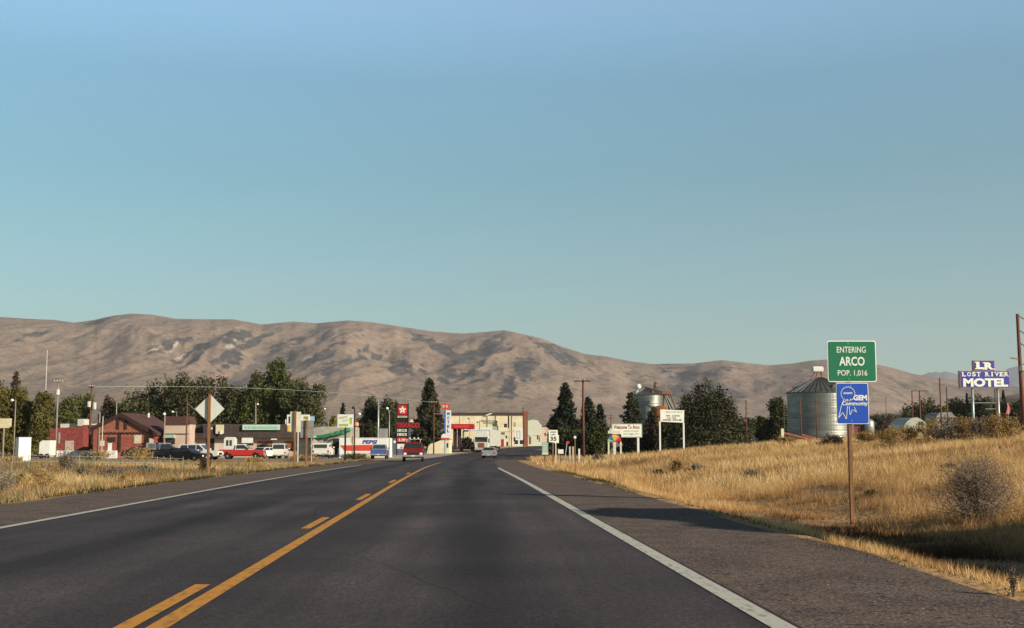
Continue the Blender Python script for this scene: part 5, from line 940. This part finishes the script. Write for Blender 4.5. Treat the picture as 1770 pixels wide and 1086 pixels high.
# ------------------------------------------------------------------ left field bits
f = Fr(40, 770, 128); t = thing('white_box_shed', 'plain white box-shaped shed standing at the far left of the field', 'shed', f.loc); B().box(-.62, .62, -.62, .62, -.2, f.z(757)).build('wall', 'white', t, bevel=.01, rz=R(38)); B().box(-.66, .66, -.66, .66, f.z(757), f.z(756)).build('roof', 'dirty_white', t, rz=R(38))
f = Fr(77, 771, 150); t = thing('white_trailer', 'low white utility trailer left of the red flat-roofed building', 'trailer', f.loc); B().prism([(f.x(68), .4), (f.x(86), .4), (f.x(86), f.z(761.5)), (f.x(73), f.z(761.5)), (f.x(68), f.z(765))][::-1], 0, 2).build('body', 'white', t)
for a in (72, 82): B().lathe([(.3, -.1), (.3, .1)], 14, (f.x(a), 0, .3), axis='y').build('wheel', 'tyre', t)
f = Fr(110, 790, 58); t = thing('wire_fence', 'low wire fence with thin weathered posts in the left field', 'fence')
pp = []
for px in (20, 50, 80, 113, 138, 165, 188, 211, 230, 249, 272, 295, 315):
    Y = 62+ (px-165)*.03; p = P(px, 800, Y); z = g(p.x, Y); pp.append((p.x, Y, z)); B().tube((p.x, Y, z-.1), (p.x+random.uniform(-.05, .05), Y, z+.82+random.uniform(-.08, .1)), .022, .02, 6).build('post', 'pole_pale', t)
for h in (.45, .72): B().path([(a, b, c+h) for a, b, c in pp], .008, 4).build('wire', 'galv', t)
# ------------------------------------------------------------------ vehicles
def clip(poly, a, left):
    out = []; n = len(poly)
    for i in range(n):
        p, q = poly[i], poly[(i+1) % n]; ip = (p[0] <= a) == left or p[0] == a; iq = (q[0] <= a) == left or q[0] == a
        if ip: out.append(p)
        if ip != iq: t_ = (a-p[0])/(q[0]-p[0]); out.append((a, p[1]+t_*(q[1]-p[1])))
    return out
KINDS = {
 'pickup': dict(L=5.2, W=1.9, axle=(-1.55, 1.65), wr=.37, low=[(-2.6, .55), (-2.6, 1.08), (-.72, 1.10), (1.0, 1.10), (1.2, 1.10), (2.45, 1.0), (2.6, .86), (2.6, .5)], gh=[(-.74, 1.09), (-.62, 1.70), (.30, 1.72), (1.02, 1.09)], cuts=[], bot=.42),
 'sedan': dict(L=4.5, W=1.72, axle=(-1.35, 1.35), wr=.31, low=[(-2.25, .45), (-2.25, .85), (-2.1, .95), (-1.6, .93), (1.0, .90), (2.1, .76), (2.25, .62), (2.25, .42)], gh=[(-1.75, .92), (-1.15, 1.36), (.2, 1.38), (1.05, .90)], cuts=[-.45], bot=.30),
 'suv': dict(L=4.7, W=1.8, axle=(-1.35, 1.4), wr=.37, low=[(-2.3, .55), (-2.35, 1.06), (1.0, 1.06), (2.2, .98), (2.35, .84), (2.35, .5)], gh=[(-2.3, 1.05), (-2.1, 1.72), (.2, 1.74), (.95, 1.05)], cuts=[-1.15, -.2], bot=.42),
 'van': dict(L=4.9, W=1.85, axle=(-1.45, 1.6), wr=.34, low=[(-2.45, .5), (-2.45, 1.1), (1.4, 1.1), (2.3, .95), (2.45, .8), (2.45, .45)], gh=[(-2.42, 1.09), (-2.3, 1.90), (.8, 1.90), (1.6, 1.09)], cuts=[-1.2, .1], bot=.36)}
def vehicle(kind, label, cat, px, pyb, Y, head, paint, name=None, shell=None, camper=False, scale=1., plate=True, z=None, mirrors=False, rack=False, cab=None, group=None, extra=None):
    K = KINDS[kind]; p = P(px, pyb, Y); zz = g(p.x, Y) if z is None else z
    t = thing(name or {'pickup': 'pickup_truck', 'sedan': 'sedan_car', 'suv': 'sport_utility_car', 'van': 'van'}[kind], label, cat, (p.x, Y, zz+.012), R(head), group); t.scale = (scale,)*3
    W = K['W']/2; wr = K['wr']; bot = K['bot']; ax0, ax1 = K['axle']; ra = wr*1.22
    def arch(xc): return [(xc+ra*math.cos(a), max(bot, wr+ra*math.sin(a))) for a in [math.pi*k/8 for k in range(9)]]
    low = list(K['low']); a1 = arch(ax1); a0 = arch(ax0)
    outl = low+[(low[-1][0]-.12, bot)]+a1+a0+[(low[0][0]+.12, bot)]
    zt = max(q[1] for q in low); wf = lambda z_: W*(1-.035*((z_-.72)/.4)**2)
    body = B().side(outl[::-1], lambda z_: wf(z_)).build('body', paint, t)
    inner = B().box(low[0][0]+.15, low[-1][0]-.15, -W+.28, W-.28, bot-.08, bot+.25).build('chassis', 'black', t)
    g0, gt = K['gh'][0][1], max(q[1] for q in K['gh']); gw = lambda z_: W*(.955-.17*(z_-g0)/(gt-g0))
    cabo = B().side(K['gh'][::-1], gw).build('cab', cab or paint, t)
    c_ = (sum(q[0] for q in K['gh'])/4, (g0+gt)/2); ins = [(c_[0]+(x-c_[0])*.88, c_[1]+.01+(z_-c_[1])*.72) for x, z_ in K['gh']]
    segs = []; rest = ins
    for a in sorted(K['cuts']): segs.append(clip(rest, a-.04, True)); rest = clip(rest, a+.04, False)
    segs.append(rest)
    for sg in segs:
        for s_ in (1, -1): B().side(sg, lambda z_: s_*(gw(z_)-.02), lambda z_: s_*(gw(z_)+.008)).build('side_window', 'glass', cabo)
    for nm, (A, Bq), sg in (('windscreen', (K['gh'][3], K['gh'][2]), 1), ('rear_window', (K['gh'][0], K['gh'][1]), -1)):
        q = []
        for tt in (.14, .86):
            x = A[0]+(Bq[0]-A[0])*tt+sg*.012; z_ = A[1]+(Bq[1]-A[1])*tt+.006; wv_ = gw(z_)*.88; q.append((x, -wv_, z_)); q.append((x, wv_, z_))
        q = [q[0], q[1], q[3], q[2]]; q2 = [(x-sg*.03, y, z_) for x, y, z_ in q]
        B().add(q+q2, [(0, 1, 2, 3), (7, 6, 5, 4), (0, 4, 5, 1), (1, 5, 6, 2), (2, 6, 7, 3), (3, 7, 4, 0)]).build(nm, 'glass', cabo)
    for xa in (ax0, ax1):
        for s_ in (1, -1):
            wv_ = thing('x', '', '') if False else None
            ty = B().lathe([(wr*.62, -.11), (wr*.95, -.11), (wr, -.07), (wr, .07), (wr*.95, .11), (wr*.62, .11)], 22, (0, 0, 0), 'y').build('wheel', 'tyre', t, smooth=False, loc=(xa, s_*(W-.12), wr))
            B().lathe([(wr*.15, -.115), (wr*.6, -.08), (wr*.6, .08), (wr*.15, .115)], 16, (0, 0, 0), 'y').build('rim', 'rim', ty)
    xf, xr = low[-1][0], low[0][0]; zl = (low[-1][1]+low[-2][1])/2+.02
    B().box(xf-.05, xf+.08, -W+.03, W-.03, bot+.02, bot+.17).build('bumper', 'chrome' if kind != 'sedan' else paint, t, bevel=.02); B().box(xr-.09, xr+.05, -W+.03, W-.03, bot+.02, bot+.17).build('bumper', 'chrome' if kind != 'sedan' else paint, t, bevel=.02)
    B().box(xf-.02, xf+.012, -W+.42, W-.42, zl-.1, zl+.12).build('grille', 'black', t)
    for s_ in (1, -1):
        B().box(xf-.02, xf+.02, s_*(W-.25)-.12, s_*(W-.25)+.12, zl-.08, zl+.09).build('headlight', 'head_glass', t); B().box(xf-.02, xf+.018, s_*(W-.25)-.1, s_*(W-.25)+.1, zl-.17, zl-.10).build('indicator', 'amber', t)
        B().box(xr-.02, xr+.02, s_*(W-.12)-.09, s_*(W-.12)+.09, zl-.02, zl+.22).build('tail_light', 'tail_red', t)
        B().box(K['gh'][3][0]-.25, K['gh'][3][0]-.12, s_*(W+.11)-.1, s_*(W+.11)+.1, g0+.06, g0+.24).build('mirror', 'chrome' if mirrors else paint, t, bevel=.02)
    for xx, sg in ((xf+.085, 1), (xr-.095, -1)): B().box(xx-.005, xx+.005, -.16, .16, bot+.04, bot+.14).build('licence_plate', 'offwhite', t)
    if kind == 'pickup' and not shell: B().box(xr+.06, -.8, -W+.1, W-.1, 1.098, 1.106).build('bed_opening', 'black', t)
    if shell:
        sh = [(-2.55, 1.10), (-2.45, 1.72), (-.80, 1.74), (-.80, 1.10)] if not camper else [(-2.55, 1.10), (-2.55, 1.85), (-.82, 1.85), (-.82, 1.10)]
        so = B().side(sh[::-1], lambda z_: W*(.94-.08*(z_-1.1))).build('bed_shell', shell, t)
        for s_ in (1, -1): B().side([(-2.2, 1.28), (-2.15, 1.6), (-1.05, 1.6), (-1.05, 1.28)], lambda z_: s_*(W*.84), lambda z_: s_*(W*.94)).build('shell_window', 'glass', so)
        B().box(-2.60, -2.50, -W*.72, W*.72, 1.2, 1.58).build('shell_rear_window', 'glass', so)
    if rack:
        rk = B()
        for a, b in ((-.75, -.6), (-.75, .6), (.2, -.6), (.2, .6)): rk.tube((a, b, 1.7), (a, b, 1.95), .025, n=5)
        for b in (-.6, .6): rk.tube((-.9, b, 1.95), (.4, b, 1.95), .03, n=5)
        for a in (-.75, .2): rk.tube((a, -.75, 1.97), (a, .75, 1.97), .03, n=5)
        for b in (-.35, .05, .4): rk.ball((.2, b, 2.06), .10, 6)
        rk.build('roof_rack', 'dirty_white', t)
    return t
vehicle('pickup', 'dark red pickup truck with roof rack driving towards the viewer on the road', 'pickup truck', 714.5, 797, 110, -86, 'paint_darkred', mirrors=True, rack=True)
vehicle('sedan', 'small silver sedan seen from behind, following the road in front of the semi', 'car', 846, 792, 157, 87, 'paint_silver')
vehicle('pickup', 'bright red pickup truck with white cab parked side-on in the lot', 'pickup truck', 419, 795, 142, 2, 'paint_red', cab='paint_white')
f = Fr(405, 770, 144); t = thing('camper_unit', 'narrow white camper unit with twin windows on the red pickup bed', 'camper', (f.loc[0], 142, g(f.loc[0], 142)+1.1)); B().prism([(-.6, 0), (.6, 0), (.6, 1.25), (.4, 1.45), (-.4, 1.45), (-.6, 1.25)][::-1], -.7, .7).build('body', 'paint_white', t)
for a in (-.33, .06): B().box(a, a+.27, -.72, -.705, .45, 1.1).build('window', 'glass', t)
vehicle('suv', 'white sport utility car parked left of the brown diamond sign post', 'car', 346, 793, 136, -8, 'paint_white')
vehicle('sedan', 'black car parked nose to nose in front of the white sport utility car', 'car', 324, 795, 130, -18, 'paint_black')
vehicle('pickup', 'black pickup truck parked in front of the log building', 'pickup truck', 290, 786, 141, 4, 'paint_black')
vehicle('sedan', 'dark low car at the right corner of the log building gable', 'car', 246, 783, 146, 2, 'paint_black', name='dark_car')
vehicle('van', 'black van parked between the log and the pink building', 'van', 279, 780, 152, 40, 'paint_black')
vehicle('sedan', 'pale silver car half hidden behind the nose of the red pickup', 'car', 462, 792, 148, 60, 'paint_white')
vehicle('sedan', 'white car roof visible behind the white sport utility car', 'car', 312, 785, 156, 10, 'paint_white')
vehicle('van', 'white van seen from behind, right of the red pickup', 'van', 484, 792, 150, 96, 'paint_white', scale=.95)
vehicle('pickup', 'white pickup with bed shell seen from behind, left of the grey shop door', 'pickup truck', 559, 792, 150, 92, 'paint_white', shell='paint_white', scale=1.08)
vehicle('pickup', 'blue and silver pickup seen from behind at the road edge by the drinks shed', 'pickup truck', 656, 793, 146, 93, 'paint_blue', cab='paint_silver')
vehicle('pickup', 'distant white pickup with bed shell at the foot of the large pine', 'pickup truck', 1276, 764, 240, 165, 'paint_white', shell='paint_white')
vehicle('pickup', 'dark pickup parked behind the brush right of the distant white pickup', 'pickup truck', 1298, 764, 250, 10, 'paint_black', shell='paint_black')
# people-free lot objects
f = Fr(540, 780, 150); o = B().prism([(-.9, 0), (.9, 0), (.5, 2.2), (.1, 2.4)][::-1], 0, .3).build('lean_to_board', 'pink', None, loc=f.loc); tag(o, 'pinkish leaning board left of the white pickup with shell', 'board')
# semi truck
def semi():
    p = P(832, 781, 226); t = thing('semi_truck', 'white cab-over semi truck with tall box trailer coming along the road', 'semi truck', (p.x, 226, g(p.x, 226)+.012), R(-98))
    cabo = B().side([(-1.9, .55), (.05, .5), (.1, 1.6), (0, 2.75), (-.15, 2.95), (-1.9, 2.95)], lambda z_: 1.24-.03*max(0, z_-1.6)).build('cab', 'paint_white', t, bevel=.03)
    B().box(-.05, .09, -1.13, 1.13, 1.85, 2.55).build('windscreen', 'glass', cabo); B().box(0.0, .18, -1.22, 1.22, 2.58, 2.76).build('sun_visor', 'black', cabo)
    B().box(.0, .16, -.55, .55, .85, 1.7).build('grille', 'brick', cabo); B().box(-.1, .3, -1.24, 1.24, .38, .72).build('bumper', 'chrome', t, bevel=.04)
    for s_ in (1, -1):
        B().box(.06, .2, s_*.95-.17, s_*.95+.17, .85, 1.05).build('headlight', 'head_glass', cabo); B().box(-1.3, -.3, s_*1.19-.03 if s_ > 0 else -1.235, s_*1.19+.045 if s_ > 0 else -1.16, 1.75, 2.5).build('side_window', 'glass', cabo)
        B().box(-.3, -.1, s_*1.45-.1, s_*1.45+.1, 1.7, 2.4).build('mirror', 'chrome', cabo)
    B().side([(-1.85, 2.96), (-.5, 2.96), (-.9, 3.9), (-1.85, 4.05)][::-1], lambda z_: 1.1-.06*(z_-2.96)).build('roof_fairing', 'paint_white', t, bevel=.03)
    tr = B().box(-16.0, -2.4, -1.28, 1.28, 1.15, 4.15).build('trailer_box', 'dirty_white', t); B().box(-15.8, -.3, -.5, .5, .75, 1.1).build('chassis', 'black', t)
    rb = B()
    for k in range(22): 
        for s_ in (1, -1): rb.box(-15.8+.62*k, -15.75+.62*k, min(s_*1.283, s_*1.30), max(s_*1.283, s_*1.30), 1.2, 4.1)
    rb.build('ribs', 'galv', tr)
    for x in (-.9, -4.2, -5.5, -13.6, -14.9):
        for s_ in (1, -1):
            ty = B().lathe([(.3, -.16), (.5, -.16), (.52, -.1), (.52, .1), (.5, .16), (.3, .16)], 20, (0, 0, 0), 'y').build('wheel', 'tyre', t, loc=(x, s_*1.05, .52)); B().lathe([(.1, -.1), (.29, -.16), (.29, .16), (.1, .1)], 14, (0, 0, 0), 'y').build('rim', 'rim', ty)
semi()
# ------------------------------------------------------------------ haze
def haze():
    m = bpy.data.materials.new('haze'); m.use_nodes = True; t = m.node_tree; t.nodes.remove(t.nodes['Principled BSDF'])
    v = t.nodes.new('ShaderNodeVolumePrincipled'); v.inputs['Color'].default_value = (.86, .88, .97, 1); v.inputs['Density'].default_value = 4.8e-5; v.inputs['Anisotropy'].default_value = .1
    t.links.new(v.outputs[0], t.nodes['Material Output'].inputs['Volume'])
    o = B().box(-11000, 14000, -60, 19500, -14, 1600).build('haze', m); tag(o, kind='stuff', label='thin pale blue haze over the valley', cat='haze')
haze()

# ------------------------------------------------------------------ groups of repeats
GR = {'utility_pole': 'utility poles of the town', 'service_pole': 'bare service poles', 'lamp_pole': 'lamp poles and street lamps', 'spruce_tree': 'tall spruces of the town', 'cottonwood_tree': 'yellow-green trees at the far left', 'green_tree': 'green trees behind the town',
      'elm_tree': 'dark trees behind the pink buildings', 'dark_tree': 'dark trees behind the main street', 'distant_tree': 'distant trees on the right', 'juniper_tree': 'junipers by the smaller grain bin', 'small_pine': 'small pointed evergreens', 'poplar_tree': 'poplars behind the long roof',
      'sagebrush': 'sagebrush bushes in the fields', 'rabbitbrush': 'rabbitbrush bushes in the fields', 'crest_brush': 'brush along the crest of the right bank', 'roadside_bush': 'dark bushes along the town edge', 'rear_facing_sign': 'road signs seen from behind', 'road_sign': 'small road signs at the town entrance',
      'fuel_pump': 'fuel pumps at the station', 'marker_post': 'pale marker posts in the grass', 'pickup_truck': 'pickup trucks', 'sedan_car': 'passenger cars', 'van': 'vans', 'dense_shade_tree': 'trees beyond the right edge', 'grain_bin': 'steel grain bins', 'power_line': 'overhead wires', 'thin_post': 'thin posts before the big grain bin', 'sport_utility_car': 'passenger cars'}
for o in bpy.data.objects:
    if o.parent is None and 'category' in o:
        k = o.name.split('.')[0]
        if k in GR: o['group'] = GR[k]
